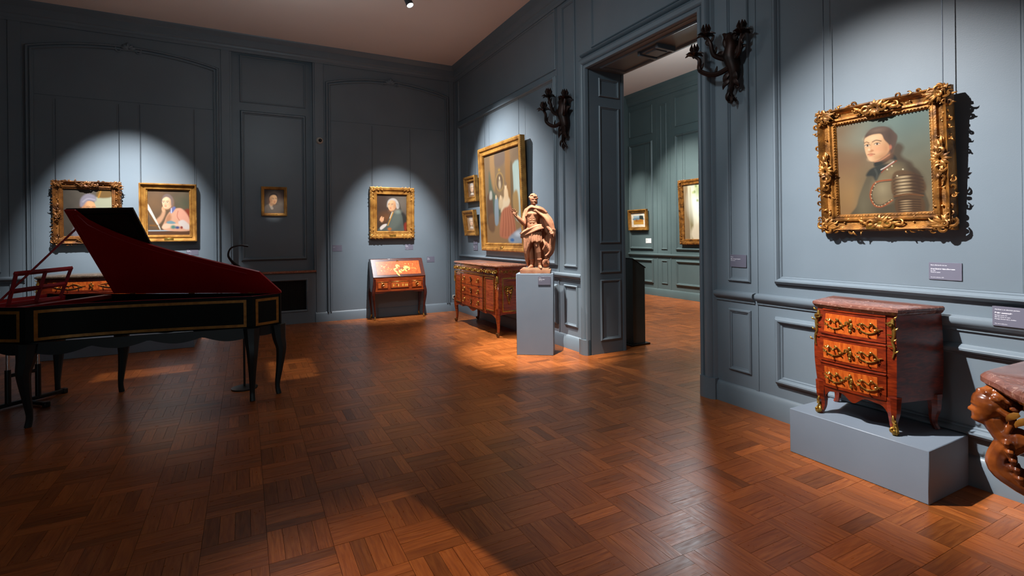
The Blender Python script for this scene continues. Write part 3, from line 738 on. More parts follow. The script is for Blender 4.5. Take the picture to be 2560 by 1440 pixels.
def pic_interior():
    s = Pic(118, 150, 1.28, '#8a7258', '#957a58', '#7a6c58')
    s.p([(.0, .0), (.16, .0), (.14, .6), (.0, .6)], '#857058', .02); s.p([(.18, .0), (.30, .0), (.30, .4), (.2, .4)], '#a0805a', .02); s.p([(.62, .0), (.74, .0), (.74, .7), (.62, .7)], '#9a7448', .02)
    s.p([(.34, .02), (.58, .0), (.58, .14), (.34, .16)], '#7c6a5c', .02); s.p([(.14, .2), (.24, .4), (.44, .56), (.4, .7), (.12, .7)], '#5f6a5c', .03)
    s.p([(.78, .22), (1.02, .2), (1.02, .72), (.82, .72)], '#a9b8b0', .015); s.p([(.74, .2), (.8, .2), (.8, .75), (.74, .75)], '#7a6448', .01); s.e(.92, .5, .08, .2, '#c3cdc4', .6, .7)
    s.e(.44, .33, .115, .105, '#a88a58', .1); s.e(.44, .33, .095, .088, '#75604c', .12); s.e(.44, .36, .035, .05, '#bca88c', .4); s.e(.44, .29, .016, .018, '#d8c4a4', .4); s.e(.44, .2, .03, .015, '#a8884c', .4)
    s.p([(-.02, .8), (.5, .77), (1.02, .8), (1.02, 1.02), (-.02, 1.02)], '#9a7b58', .02); s.p([(.05, .48), (.2, .46), (.22, .8), (.06, .82)], '#6c5444', .02); s.p([(.08, .7), (.24, .68), (.24, .86), (.1, .86)], '#7c6048', .02)
    s.p([(.14, .42), (.2, .42), (.2, .5), (.12, .5)], '#b0aca0', .015)
    s.p([(.38, .90), (.44, .7), (.52, .58), (.64, .56), (.76, .66), (.82, .9), (.6, .95), (.46, .94)], '#b8795c', .012)
    for k in range(5): s.l([(.52 + .05 * k, .62), (.5 + .07 * k, .78), (.46 + .085 * k, .92)], .006, '#96583f', .012)
    s.p([(.44, .66), (.5, .54), (.6, .48), (.7, .54), (.66, .6), (.54, .62)], '#d6c2a4', .015); s.p([(.56, .42), (.64, .42), (.66, .52), (.56, .54)], '#d8bc98', .015); s.e(.60, .39, .03, .035, '#e2c6a2', .2); s.e(.605, .365, .032, .02, '#8a7056', .4)
    s.p([(.28, .52), (.36, .5), (.38, .6), (.36, .78), (.26, .78)], '#8f9aa0', .012); s.e(.32, .49, .022, .025, '#d8bc98', .2); s.p([(.4, .52), (.5, .5), (.5, .6), (.4, .62)], '#ccb492', .02); s.e(.45, .5, .022, .025, '#dcc09c', .2)
    s.p([(.78, .5), (.9, .46), (.92, .68), (.8, .7)], '#a88a5c', .02); s.p([(.62, .95), (.8, .88), (1.02, .84), (1.02, .98), (.7, 1.0)], '#9aa4ae', .02); s.e(.72, .965, .05, .018, '#4c78a8', .4); s.e(.88, .9, .08, .025, '#c6cdd4', .6)
    return s
def pic_study(c1, c2):
    s = Pic(44, 56, 1.3, c1, c1, None); s.e(.5, .56, .3, .3, c2, .4, .5); s.face(.5, .45, .24, 1, '#d9bfa4', '#8c6a54'); s.p([(.28, .36), (.34, .16), (.55, .1), (.72, .2), (.74, .36), (.55, .24)], '#b4aca4', .03); s.p([(.3, .85), (.4, .74), (.6, .74), (.72, .86)], '#c8beb0', .04)
    return s
def pic_field():
    s = Pic(60, 50, .83, '#e6dccb', '#e6dccb')
    s.p([(.16, .2), (.86, .2), (.86, .82), (.16, .82)], '#a9bcc4', .01, 1, 1); s.p([(.16, .5), (.86, .5), (.86, .82), (.16, .82)], '#c89a4c', .02, 1, 1); s.p([(.16, .38), (.5, .34), (.86, .4), (.86, .5), (.16, .5)], '#7e94a0', .02)
    s.p([(.6, .22), (.84, .24), (.84, .48), (.62, .48)], '#3c4440', .03); s.p([(.28, .6), (.38, .44), (.5, .6)], '#a8743c', .02); s.p([(.45, .56), (.6, .46), (.82, .5), (.8, .62), (.5, .66)], '#b88240', .02)
    return s
def pic_garden():
    s = Pic(90, 112, 1.22, '#b9b39a', '#d6cdb6'); s.p([(.0, 0), (.12, 0), (.16, 1), (.0, 1)], '#8c7a60', .02); s.p([(.16, .3), (.21, .05), (.25, .4), (.27, .95), (.18, .95)], '#8f8464', .02)
    s.e(.5, .35, .3, .3, '#e4e8dc', .6); s.e(.7, .15, .3, .14, '#8c9a64', .7, .8); s.e(.45, .1, .1, .1, '#98a474', .7, .7)
    for k in range(26): s.e(rng.uniform(.25, 1), rng.uniform(.02, .3), .03, .025, random.choice(('#7d8c52', '#dfe4d0', '#a6b07c')), .5, .8)
    s.p([(.3, .75), (1, .7), (1, 1.0), (.25, 1.0)], '#cfc4ae', .04); s.p([(.5, .6), (.58, .55), (.6, .9), (.48, .92)], '#d8a074', .02); s.e(.53, .53, .05, .03, '#8a93a4', .4); s.e(.46, .72, .03, .04, '#c4604c', .4); s.p([(.7, .5), (.8, .48), (.84, .85), (.7, .85)], '#eadfc8', .03)
    return s

# ------------------------------------------------------------------ frames
def frame_ornament(mb, kind, W, H, fw_, t):
    pass
def leaf(mb, x, z, ang, L_, w_, y, curl=.5):
    n = 6; tt = np.linspace(0, 1, n); a = ang + curl * tt * tt
    px = x + np.cumsum(np.cos(a)) * L_ / n; pz = z + np.cumsum(np.sin(a)) * L_ / n
    mb.tube(np.stack([px, y - .008 * np.sin(tt * math.pi), pz], -1), np.array([.5, 1, .9, .6, .12]) * w_, 6, nrm=(0, 1, 0), flat=(.55, 1))
def scroll(mb, x, z, r, a0, sg, y, th=.16, turns=1.15):
    mb.tube(spiral(x, z, r, a0, turns, sg, 14, y), np.array([.5, 1.1, 1, .8, .6]) * r * th * 1.6, 6, nrm=(0, 1, 0))
    mb.ell((x, y - .004, z), r * .2, 5, 6)
def painting(name, label, W, H, f_, t, pic, loc, rotz, tilt=0.0, style='plain', mat=GILT2, wires=None, wire_top=1.2, plate=None, group=None, rounded=False):
    """local frame: x right, z up, wall behind at y=0; the picture leans out by tilt"""
    th = thing(name, label, 'painting', loc, (tilt, 0, rotz), group)
    h = W / 2
    if style == 'rococo': prof = [(0, 0), (0, t * .5), (.01, t * .75), (f_ * .12, t * .95), (f_ * .22, t * .8), (f_ * .38, t * .48), (f_ * .55, t * .42), (f_ * .62, t * .62), (f_ * .72, t * .66), (f_ * .8, t * .5), (f_ * .88, t * .52), (f_ * .95, t * .40), (f_, t * .3), (f_, 0)]
    elif style == 'classic': prof = [(0, 0), (0, t * .8), (f_ * .08, t), (f_ * .2, t * .98), (f_ * .26, t * .7), (f_ * .5, t * .55), (f_ * .62, t * .52), (f_ * .66, t * .64), (f_ * .82, t * .6), (f_ * .86, t * .42), (f_ * .97, t * .35), (f_, t * .25), (f_, 0)]
    else: prof = [(0, 0), (0, t * .9), (f_ * .1, t), (f_ * .35, t * .95), (f_ * .42, t * .75), (f_ * .75, t * .6), (f_ * .8, t * .68), (f_ * .92, t * .6), (f_, t * .3), (f_, 0)]
    fr = MB().frame(rect(-h, h, 0, H), prof, lambda u, v, hh: (u, -hh, v)).build('frame', mat, th)
    MB().box(-h + f_ * .5, h - f_ * .5, -t * .2, -.002, f_ * .5, H - f_ * .5).build('backing', DARKW, th, 0)
    pic.obj(-h + f_ - .004, h - f_ + .004, f_ - .004, H - f_ + .004, -t * .26, th)
    if style == 'rococo':
        y = -t * .72
        for cx, cz, ax, az in ((-h, 0, 1, 1), (h, 0, -1, 1), (-h, H, 1, -1), (h, H, -1, -1)):   # corner cartouches
            mb = MB(); s = f_
            for k, (dx, dz, rr, a0, sg) in enumerate(((.10, .42, .36, 2.2, 1), (.42, .10, .36, 2.4, -1), (.36, .36, .26, .8, 1), (.78, .18, .2, 3, 1), (.18, .78, .2, 3, -1), (.72, .62, .16, 1, -1), (.62, .72, .16, 4, 1))):
                scroll(mb, cx + ax * dx * s, cz + az * dz * s, rr * s * .8, a0 if ax > 0 else math.pi - a0, sg * ax * az, y - (.012 if k == 2 else 0), .17)
            for k in range(9):
                a = k * .22 - .1; leaf(mb, cx + ax * (.25 + .08 * (k % 3)) * s, cz + az * (.25 + .05 * (k % 2)) * s, math.atan2(az * math.sin(a), ax * math.cos(a)), s * (.9 - .05 * k), s * .09, y - .01, .6 * ax * az * (-1) ** k)
            leaf(mb, cx + ax * .3 * s, cz + az * .3 * s, math.atan2(-az, -ax), s * .45, s * .11, y, .5)
            mb.build('corner_ornament', mat, th)
        for cx, cz, dx, dz in ((0, H - f_ * .45, 1, 0), (0, f_ * .45, 1, 0), (-h + f_ * .45, H / 2, 0, 1), (h - f_ * .45, H / 2, 0, 1)):   # mid-side cartouches
            mb = MB(); s = f_
            for sg in (-1, 1):
                px, pz = cx + dx * sg * s * .42, cz + dz * sg * s * .42
                scroll(mb, px, pz, s * .3, 1.2 * sg + (0 if dx else 1.57), sg, y - .008, .17)
                scroll(mb, cx + dx * sg * s * .95, cz + dz * sg * s * .95, s * .2, 2.0 * sg, -sg, y, .17)
                for k in range(4): leaf(mb, cx + dx * sg * s * .2 * k, cz + dz * sg * s * .2 * k, (0 if dx else math.pi / 2) + (0 if sg > 0 else math.pi) + (.6 - .3 * k), s * .6, s * .085, y - .012, .5 * sg)
            ox, oz = (0, 1) if dx else (1, 0)
            for k in range(-2, 3): leaf(mb, cx, cz, math.atan2(oz, ox) + k * .5, s * .5, s * .1, y - .014, .3 * k)
            for k in range(-2, 3): leaf(mb, cx, cz, math.atan2(-oz, -ox) + k * .5, s * .45, s * .1, y - .014, .3 * k)
            mb.build('centre_ornament', mat, th)
        mb = MB()       # pierced running scrolls along the outer edge
        for sd in range(4):
            Ls = W if sd < 2 else H; n = max(6, int(Ls / (f_ * .42)))
            for k in range(1, n):
                q = k / n
                if abs(q - .5) < .1: continue
                jit = random.uniform(-.2, .2) * f_; rr = f_ * random.uniform(.13, .2); out = random.uniform(-.12, .03) * f_
                p = -h + q * W if sd < 2 else q * H; p += jit * .3
                if sd == 0: cx, cz = p, -out
                elif sd == 1: cx, cz = p, H + out
                elif sd == 2: cx, cz = -h - out, p
                else: cx, cz = h + out, p
                scroll(mb, cx, cz, rr, random.uniform(0, 6), random.choice((-1, 1)), -t * .62, .2, 1.0)
                leaf(mb, cx, cz, random.uniform(0, 6.28), rr * 1.8, rr * .3, -t * .7, random.uniform(-.8, .8))
                inx, inz = (0, f_ * .5) if sd == 0 else (0, -f_ * .5) if sd == 1 else (f_ * .5, 0) if sd == 2 else (-f_ * .5, 0)
                if k % 2: leaf(mb, cx + inx, cz + inz, random.uniform(0, 6.28), rr * 2, rr * .28, -t * .52, random.uniform(-1, 1)); mb.ell((cx + inx * .8, -t * .55, cz + inz * .8), rr * .35, 5, 6)
        tag(mb.build('edge_scrollwork', mat, th), kind='stuff')
    if style in ('rococo', 'classic') or style == 'rope':
        mb = MB(); d = f_ * (.9 if style != 'rope' else .06); yy = -t * (.45 if style == 'rococo' else .5)
        def beads(d, yy, r, step, tw=.0):
            for sd in range(4):
                Ls = (W if sd < 2 else H) - 2 * d; n = int(Ls / step)
                for k in range(n):
                    q = -Ls / 2 + (k + .5) * Ls / n
                    c = (q, yy, d) if sd == 0 else (q, yy, H - d) if sd == 1 else (-h + d, yy, H / 2 + q) if sd == 2 else (h - d, yy, H / 2 + q)
                    if tw:
                        a = tw; dx, dz = (1, 0) if sd < 2 else (0, 1)
                        p0 = np.array(c) + np.array((dx * step * .35 - dz * r, r * .3, dz * step * .35 + dx * r)); p1 = np.array(c) - np.array((dx * step * .35 - dz * r, -r * .3, dz * step * .35 + dx * r))
                        mb.tube([p0, np.array(c) - (0, r * .4, 0), p1], [r * .35, r * .55, r * .35], 5)
                    else: mb.ell(c, r, 5, 6)
        if style == 'classic':
            beads(f_ * .90, -t * .40, f_ * .045, f_ * .12); beads(f_ * .05, -t * .92, f_ * .07, f_ * .17, 1)
        elif style == 'rope': beads(f_ * .04, -t * .85, f_ * .09, f_ * .24, 1)
        else: beads(f_ * .92, -t * .48, f_ * .035, f_ * .16)
        tag(mb.build('bead_border', mat, th), kind='stuff')
    if style == 'corner':
        for cx, cz, ax, az in ((-h, 0, 1, 1), (h, 0, -1, 1), (-h, H, 1, -1), (h, H, -1, -1)):
            mb = MB(); s = f_; y = -t * .85
            for k in range(6):
                leaf(mb, cx + ax * (.2 + .3 * k) * s * .8, cz + az * .22 * s, (0 if ax > 0 else math.pi) + .5 * (-1) ** k, s * .5, s * .09, y, .8 * (-1) ** k)
                leaf(mb, cx + ax * .22 * s, cz + az * (.2 + .3 * k) * s * .8, (1.57 * az) + .5 * (-1) ** k, s * .5, s * .09, y, .8 * (-1) ** k)
            scroll(mb, cx + ax * .35 * s, cz + az * .35 * s, s * .25, 1, ax * az, y, .2)
            mb.build('corner_ornament', mat, th)
    if plate: MB().box(-plate / 2, plate / 2, -t * .98, -t * .5, f_ * .12, f_ * .55, .003).build('name_plate', ORMOLU, th)
    for wx in (wires or ()):
        y1 = -.012; ct, st = math.cos(tilt), math.sin(tilt)       # the wire itself hangs plumb from the rail above
        MB().tube([(wx, y1, H - .02), (wx, y1 + wire_top * st, H - .02 + wire_top * ct)], .003, 6).build('hanging_wire', STEEL, th)
    return th
RW = -math.pi / 2
painting('gilt_framed_portrait', 'portrait of a man in armour in an ornate rococo gilt frame', .785, .862, .118, .075, pic_armour().gain(.5), (XR - .012, 1.832, 1.507), RW, R(3.6), 'rococo', GILT, wires=(-.36, .345), wire_top=1.25, plate=.17)
painting('gilt_framed_portrait', 'portrait of a man in a grey beret, partly hidden by the raised lid', .80, .925, .12, .08, pic_beret().gain(.55), (-2.05, YB - .012, 1.44), 0, R(2), 'rococo', GILTD, wires=(-.36, .375), wire_top=1.2)
painting('gilt_framed_portrait', 'portrait of a woman in pink leaning on her hand', .75, .905, .105, .085, pic_leaning().gain(.58), (-1.055, YB - .012, 1.462), 0, R(2), 'classic', GILT2, wires=(-.36, .35), wire_top=1.22, plate=.12)
painting('gilt_framed_portrait', 'little portrait of a man in a dark cap, alone in the niche', .405, .503, .05, .04, pic_nightcap().gain(.9), (.45, NYB - .006, 1.882), 0, R(1), 'plain', GILT2, plate=.1)
painting('gilt_framed_portrait', 'portrait of a smiling man in a powdered wig above the slant front desk', .835, .96, .14, .085, pic_wig().gain(0.62), (2.458, YB - .012, 1.47), 0, R(2), 'corner', GILT2, wires=(-.36, .36), wire_top=1.15, plate=.12)
painting('gilt_framed_canvas', 'large interior scene with a seated lady in a salmon skirt', 1.55, 1.76, .13, .09, pic_interior().gain(.44), (XR - .012, 7.40, 1.25), RW, R(2), 'rope', GILT2, wires=(-.62, .62), wire_top=.6, plate=.1)
painting('gilt_framed_study', 'upper of two small framed head studies beside the large canvas', .53, .475, .10, .075, pic_study('#8a7058', '#4a4038').gain(1.1), (XR - .012, 8.70, 2.135), RW, R(4), 'plain', GILT2, wires=(-.19, .19), wire_top=.95)
painting('gilt_framed_study', 'lower of two small framed head studies beside the large canvas', .53, .475, .10, .075, pic_study('#a88e70', '#8a7058').gain(1.1), (XR - .012, 8.72, 1.51), RW, R(7), 'plain', GILT2, wires=(), group=None)
painting('gilt_framed_landscape', 'small framed harvest field landscape in the room beyond the doorway', .68, .525, .085, .07, pic_field().gain(0.8), (XN - .012, 9.89, 1.60), RW, R(3), 'rope', GILT2, wires=(-.28, .28), wire_top=1.6)
painting('gilt_framed_canvas', 'large bright garden scene cut off by the doorway edge', 1.2, 1.45, .12, .08, pic_garden().gain(0.8), (XN - .012, 7.87, 1.26), RW, R(2), 'corner', GILT, wires=(-.5, .5), wire_top=1.1)

# ------------------------------------------------------------------ plinths and pedestals
def block(name, label, cat, x0, x1, y0, y1, z1, mat, loc, rz):
    o = MB().box(x0, x1, y0, y1, 0, z1, .004).build(name, mat); o.location = loc; o.rotation_euler = (0, 0, rz)
    return tag(o, label, cat)
block('display_plinth', 'low blue grey plinth carrying the small three drawer commode', 'plinth', -.40, .40, -.465, 0, .297, PLINTH, (XR - .03, 1.80, 0), RW)
block('display_plinth', 'low blue grey plinth under the commode behind the harpsichord', 'plinth', -.83, .83, -.62, .62, .22, PLINTH, (-1.47, 8.89, 0), 0)
PED = (3.197, 5.487); PA = math.atan2(5.353 - 5.622, 3.385 - 3.009)
block('pedestal', 'tall grey pedestal under the terracotta statue', 'pedestal', -.231, .231, 0, .31, 1.018, PLINTH, (PED[0], PED[1], 0), PA)

# ------------------------------------------------------------------ bombe commodes
def bulge(z, H): return math.sin(math.pi * min(max((z - .1 * H) / (.95 * H), 0), 1)) ** 1.3
def commode(name, label, W, D, H, spl, loc, rz, top, zb=.25, ztop=.942, nd=3, wood=MAHOG, leg=.25):
    """three-drawer bombe commode: W front width, D depth, spl splay of the sides, H total height incl. marble"""
    th = thing(name, label, 'commode', loc, (0, 0, rz))
    hw, y0, yb = W / 2, -D / 2, D / 2; Zb, Zt = zb * H, ztop * H; k = W / .46
    def hx(z): return hw + .018 * bulge(z, H)
    def yf(z): return y0 - .028 * bulge(z, H)
    def S(u, z, off=0.0): return (u * hx(z), yf(z) - .03 * k * (1 - u * u) - off, z)
    def B(z): return hw + spl + .012 * bulge(z, H)
    zs = np.linspace(Zb, Zt, 14); us = np.linspace(-1, 1, 17)
    mb = MB(); rows = []
    for z in zs:
        r = [S(u, z) for u in us] + [(B(z) * t + hx(z) * (1 - t), yb * t + yf(z) * (1 - t) + .0, z) for t in np.linspace(0, 1, 5)[1:]] + [(-B(z), yb, z)] + [(-B(z) * t - hx(z) * (1 - t), yb * t + yf(z) * (1 - t), z) for t in np.linspace(1, 0, 5)[1:-1]]
        rows.append(r)
    mb.grid(np.array(rows), cv=True); n = len(rows[0]); o0 = 0
    mb.f.append(tuple(range(n))); mb.f.append(tuple((len(zs) - 1) * n + i for i in range(n)))
    mb.build('carcass', wood, th)
    # shaped apron below the lowest drawer
    ua = np.linspace(-.88, .88, 31)
    drop = lambda u: .055 * H * (math.exp(-(u / .22) ** 2) + .12 * math.cos(u * 12)) + .13 * H * abs(u / .86) ** 7 + .014
    P = np.array([[S(u, Zb + .01, .002), S(u, Zb - drop(u), -.004)] for u in ua]); MB().slab(P, (0, .016, 0)).build('apron', wood, th)
    # legs: sabre shaped, splayed
    def legp(x, y, sx, sy, nm):
        z = np.array([Zb + .03, Zb * .7, Zb * .4, Zb * .15, 0.0]); off = np.array([0, .002, -.004, .0, .014])
        p = np.stack([x + sx * off, y + sy * off, z], -1)
        return MB().tube(crv(p, 3), [.042 * k ** .5, .034 * k ** .5, .024 * k ** .5, .018 * k ** .5, .018 * k ** .5], 8).floorz().build('leg', wood, th)
    fl_ = [legp(sx * (hx(Zb) - .022), yf(Zb) + .016, sx, -1, 'leg') for sx in (-1, 1)]
    for sx in (-1, 1): legp(sx * (B(Zb) - .03), yb - .03, sx, .3, 'leg')
    for sx, L_ in zip((-1, 1), fl_):       # gilt sabots and knee mounts
        mb = MB(); x, y = sx * (hx(Zb) - .022 + .012), yf(Zb) + .002
        mb.tube([(x, y + .006, .075 * k ** .5), (x, y + .002, .04), (x + sx * .004, y - .006, .015), (x + sx * .008, y - .02, .006)], [.006, .017, .021, .012], 8)
        for q in range(5): mb.ell((x + random.uniform(-.008, .008), y - .014, .03 + q * .018), .006, 5, 6)
        scroll(mb, x, .03, .016, 1, sx, y - .016, .3); leaf(mb, x, .05, 1.57, .07, .009, y - .012, .3 * sx)
        mb.floorz().build('sabot', ORMOLU, L_)
        mb = MB(); zc = Zt - .02
        pp = [(sx * (hx(z) - .012 - .006 * math.sin(q * 2)), yf(z) - .008, z) for q, z in enumerate(np.linspace(zc, zc - .23 * H / .75, 8))]
        mb.tube(pp, [.008, .014, .011, .008, .007, .006, .004], 7, flat=(1, .7))
        for q, p in enumerate(pp[:-1]): leaf(mb, p[0], p[2], 1.57 - sx * 1.2 * (-1) ** q, .035, .006, p[1] - .008, .8 * sx)
        scroll(mb, pp[1][0], pp[1][2], .016, 0, sx, pp[1][1] - .01, .25)
        mb.build('corner_mount', ORMOLU, th)
    # drawers
    hgt = (Zt - Zb) / nd; U = .80
    for d in range(nd):
        za, zc = Zb + d * hgt + .006, Zb + (d + 1) * hgt - .018 * H / .75
        zz = np.linspace(za, zc, 6); uu = np.linspace(-U, U, 15)
        dr = MB().slab([[S(u, z, .006) for z in zz] for u in uu], (0, .01, 0)).build('drawer', wood, th)
        inner = np.linspace(-.70, .62, 13); zi = np.linspace(za + .018 * k ** .3, zc - .014 * k ** .3, 5)
        MB().slab([[S(u, z, .0072) for z in zi] for u in inner], (0, .004, 0)).build('veneer_panel', TULIP, dr)
        MB().tube([S(u, zc + .009 * H / .75, .004) for u in uu], .007, 6, flat=(1, 1)).build('rail_moulding', wood, th)
        zm = (za + zc) / 2 + .002; hh = (zc - za) * .5
        def on(u, v, r): p = S(u, zm + v * hh, .012); return p
        for sx in (-1, 1):      # rocaille handles
            mb = MB(); c = sx * .42
            pts = [(c - .30, .10), (c - .22, -.12), (c - .1, -.34), (c + .04, -.42), (c + .16, -.28), (c + .24, -.05), (c + .32, .05)]
            mb.tube([on(a, b, 0) for a, b in crv(pts, 4)], [.0018, .0036, .004, .004, .0036, .0018], 6)
            pts = [(c - .26, .2), (c - .12, .32), (c + .0, .12), (c + .1, .34), (c + .2, .1), (c + .26, -.18)]
            mb.tube([on(a, b, 0) for a, b in crv(pts, 4)], [.0018, .004, .003, .004, .0025], 6)
            for a, b, r_ in ((c - .14, .3, .010), (c + .1, .36, .010), (c - .2, -.1, .008), (c + .2, -.12, .008), (c, -.44, .007), (c + .02, .1, .007)):
                p = on(a, b, 0); mb.ell(p, (r_ * .7, .005, r_ * .6), 6, 7); scroll(mb, p[0], p[2], r_, a * 9, sx, p[1] - .004, .25)
            mb.build('handle', ORMOLU, dr)
        mb = MB()
        for a, b in ((0, .42), (-.03, .15), (.03, .1), (0, -.2), (.01, -.46)): p = on(a, b, 0); mb.ell(p, (.009, .005, .011), 6, 7)
        p = on(0, .05, 0); scroll(mb, p[0] - .012, p[2] + .01, .012, 0, 1, p[1] - .004, .25); scroll(mb, p[0] + .012, p[2] - .006, .012, 3, -1, p[1] - .004, .25)
        mb.build('escutcheon', ORMOLU, dr)
    # marble slab with moulded edge
    ov = .022; outl = [(u * (hx(Zt) + ov), yf(Zt) - ov - .034 * k * (1 - u * u)) for u in np.linspace(-1, 1, 15)] + [(B(Zt) + ov * .8, yb + .0), (-B(Zt) - ov * .8, yb + .0)]
    zt = Zt; c = np.array([0, .0]); rows = []
    for sc_, z in ((.955, zt), (.975, zt + .008), (.985, zt + .016), (1.0, zt + .022), (1.0, zt + .036), (.975, H)):
        rows.append([(p[0] * sc_, (p[1] - yb) * sc_ + yb, z) for p in outl])
    mb = MB().grid(np.array(rows), cv=True); n = len(outl); mb.f.append(tuple(range(n))); mb.f.append(tuple(5 * n + i for i in range(n)))
    mb.build('marble_top', top, th)
    return th
commode('bombe_commode', 'small three drawer commode with gilt handles and red marble top on the plinth', .45, .335, .747, .085, (3.567, 1.828, .2985), RW, REDMARB)
commode('bombe_commode', 'commode with gilt mounts glimpsed between harpsichord lid and music desk', 1.16, .50, .80, .05, (-1.86, 9.12, .2215), 0, GREYMARB)

# ------------------------------------------------------------------ long breakfront commode near the corner
def long_commode():
    th = thing('breakfront_commode', 'long mahogany commode with gilt frieze and pink marble top beside the pedestal', 'commode', (3.745, 7.53, 0), (0, 0, RW))
    # local: x right (towards smaller Y), y into the wall; front at y=-.545
    W, D = .86, .53
    zb, zf, zt = .345, .90, 1.025
    def plan(s):  # half outline, right side
        return [(0, -D), (.30, -D), (.42, -D + .005), (.52, -D + .02), (.70, -D + .03), (.80, -D + .035), (W - .02, -D + .06), (W, -D + .09), (W, 0)]
    pl = plan(0); out = [(-x, y) for x, y in pl[::-1]] + pl[1:]
    def ring(s, z, dy=0): return [(x * s, y * s + dy, z) for x, y in out]
    def solid(nm, rr, mat):
        mb = MB().grid(np.array(rr), cv=True); n = len(out); mb.f.append(tuple(range(n))); mb.f.append(tuple((len(rr) - 1) * n + i for i in range(n))); return mb.build(nm, mat, th)
    solid('carcass', [ring(.985, zb), ring(.985, zt)], MAHOG2)
    solid('marble_top', [ring(1.0, zt), ring(1.02, zt + .008), ring(1.03, zt + .022), ring(1.02, zt + .036), ring(1.0, zt + .042)], PINKMARB)
    def fr(x):  # front surface y at x
        return float(np.interp(abs(x), [p[0] for p in pl[:-1]], [p[1] for p in pl[:-1]])) * .985
    # frieze band with pierced gilt scroll
    for x0, x1 in ((-.80, -.47), (-.44, .44), (.47, .80)):
        fz = MB().slab([[(x, fr(x) - .008, z) for z in (zf + .01, zt - .01)] for x in np.linspace(x0, x1, 8)], (0, .01, 0)).build('frieze_panel', DARKW, th)
        mb = MB(); n = int((x1 - x0) / .055)
        for k in range(n):
            x = x0 + (k + .5) * (x1 - x0) / n; scroll(mb, x, (zf + zt) / 2, .026, 1.5 * k, (-1) ** k, fr(x) - .014, .22); mb.ell((x + .027, fr(x) - .014, (zf + zt) / 2), .007, 5, 6)
        tag(mb.build('frieze_scroll', ORMOLU, fz), kind='stuff')
    MB().tube([(x, fr(x) - .01, zf) for x in np.linspace(-.82, .82, 30)], .006, 6).build('moulding', ORMOLU, th)
    # three drawers
    hg = (zf - zb - .03) / 3
    for d in range(3):
        z0 = zb + .02 + d * hg; z1 = z0 + hg - .012
        dr = MB().slab([[(x, fr(x) - .010, z) for z in (z0, z1)] for x in np.linspace(-.42, .42, 8)], (0, .012, 0)).build('drawer', MAHOG2, th)
        for sx in (-.28, .28):
            mb = MB(); y = fr(sx) - .016
            mb.lathe([(.004, -.012), (.016, -.008), (.019, 0), (.014, .006), (.006, .006)], (sx, y, (z0 + z1) / 2 + .02), 10, 'y')
            mb.tube(spiral(sx, (z0 + z1) / 2, .026, .6, .8, -1, 14, y - .008, 1.0), .005, 6)
            mb.build('drop_handle', ORMOLU, dr)
        mb = MB(); y = fr(0) - .016; mb.ell((0, y, (z0 + z1) / 2), (.022, .005, .03), 6, 10); scroll(mb, 0, (z0 + z1) / 2 + .03, .02, 0, 1, y - .003, .2); scroll(mb, 0, (z0 + z1) / 2 - .03, .02, 3, -1, y - .003, .2); mb.build('escutcheon', GILTD, dr)
    BR = [(0, 0), (0, .006), (.006, .008), (.012, .006), (.012, 0)]
    MB().frame(rect(-.44, .44, zb + .01, zf - .02), BR, lambda u, v, h: (u, fr(u) - .009 - h, v)).build('brass_border', GILTD, th)
    for sx in (-1, 1):     # side fields of the front
        a, b = sorted((sx * .49, sx * .77)); dd = MB().slab([[(x, fr(x) - .006, z) for z in (zb + .03, zf - .03)] for x in np.linspace(a, b, 4)], (0, .008, 0)).build('side_field', MAHOG2, th)
        MB().frame(rect(a, b, zb + .03, zf - .03), BR, lambda u, v, h: (u, fr(u) - .006 - h, v)).build('brass_border', ORMOLU, dd)
        mb = MB(); c = sx * (W - .035); y = -D + .06
        mb.box(c - .03, c + .03, y - .02, y + .01, zf - .10, zf - .0, .006)
        for k in range(3): mb.tube([(c - .018 + k * .018, y - .024, zf - .09), (c - .018 + k * .018, y - .02, zf - .16 - .02 * (k == 1))], [.008, .009, .003], 6)
        for k in range(4): mb.ell((c + random.uniform(-.018, .018), y - .024, zf - .12 - k * .02), .009, 5, 6)
        scroll(mb, c, zf + .06, .03, 0, sx, y - .015, .25)
        mb.build('corner_mount', ORMOLU, th)
        MB().box(c - .028, c + .028, y - .008, y + .02, zb, zf - .1, .008).build('corner_post', TULIP, th)
        for yy in ((-D + .07), -.05):      # legs
            p = crv([(c, yy, zb + .08), (c + sx * .008, yy - .006, zb - .04), (c - sx * .004, yy + .006, .16), (c, yy, .04), (c + sx * .006, yy - .01, 0.006)], 4)
            lg = MB().tube(p, [.046, .036, .024, .017, .02], 10).floorz().build('leg', MAHOG2, th)
            mb = MB(); mb.tube([(c, yy, .07), (c + sx * .002, yy - .004, .03), (c + sx * .006, yy - .016, .006)], [.018, .024, .018], 8); scroll(mb, c, .045, .02, 0, sx, yy - .022, .25); mb.floorz().build('sabot', GILTD, lg)
        # end panel with border and trophy mount
        X = sx * W * .985
        ef = MB().box(X - .004 if sx > 0 else X - .006, X + .006 if sx > 0 else X + .004, -D + .12, -.03, zb + .02, zf - .02, .002).build('end_panel', MAHOG2, th)
        MB().frame(rect(-D + .125, -.035, zb + .025, zf - .025), [(0, 0), (0, .008), (.008, .012), (.016, .008), (.016, 0)], lambda u, v, h: (X + sx * (.006 + h), u, v)).build('brass_border', ORMOLU, ef)
        mb = MB(); cy, cz = -D / 2 - .03, zb + .30
        def q(u, v, h=.0): return (X + sx * (.018 + h), cy + u, cz + v)
        mb.tube([q(-.075, .08), q(-.05, .10), q(0, .085, .01), q(.05, .10), q(.075, .08)], [.008, .016, .02, .016, .008], 7)
        for k in range(9):
            t = k / 8
            for s_ in (-1, 1): mb.ell(q(s_ * .062 * (1 - t) + .004 * s_, .07 - .2 * t), (.008, .013, .013), 5, 6)
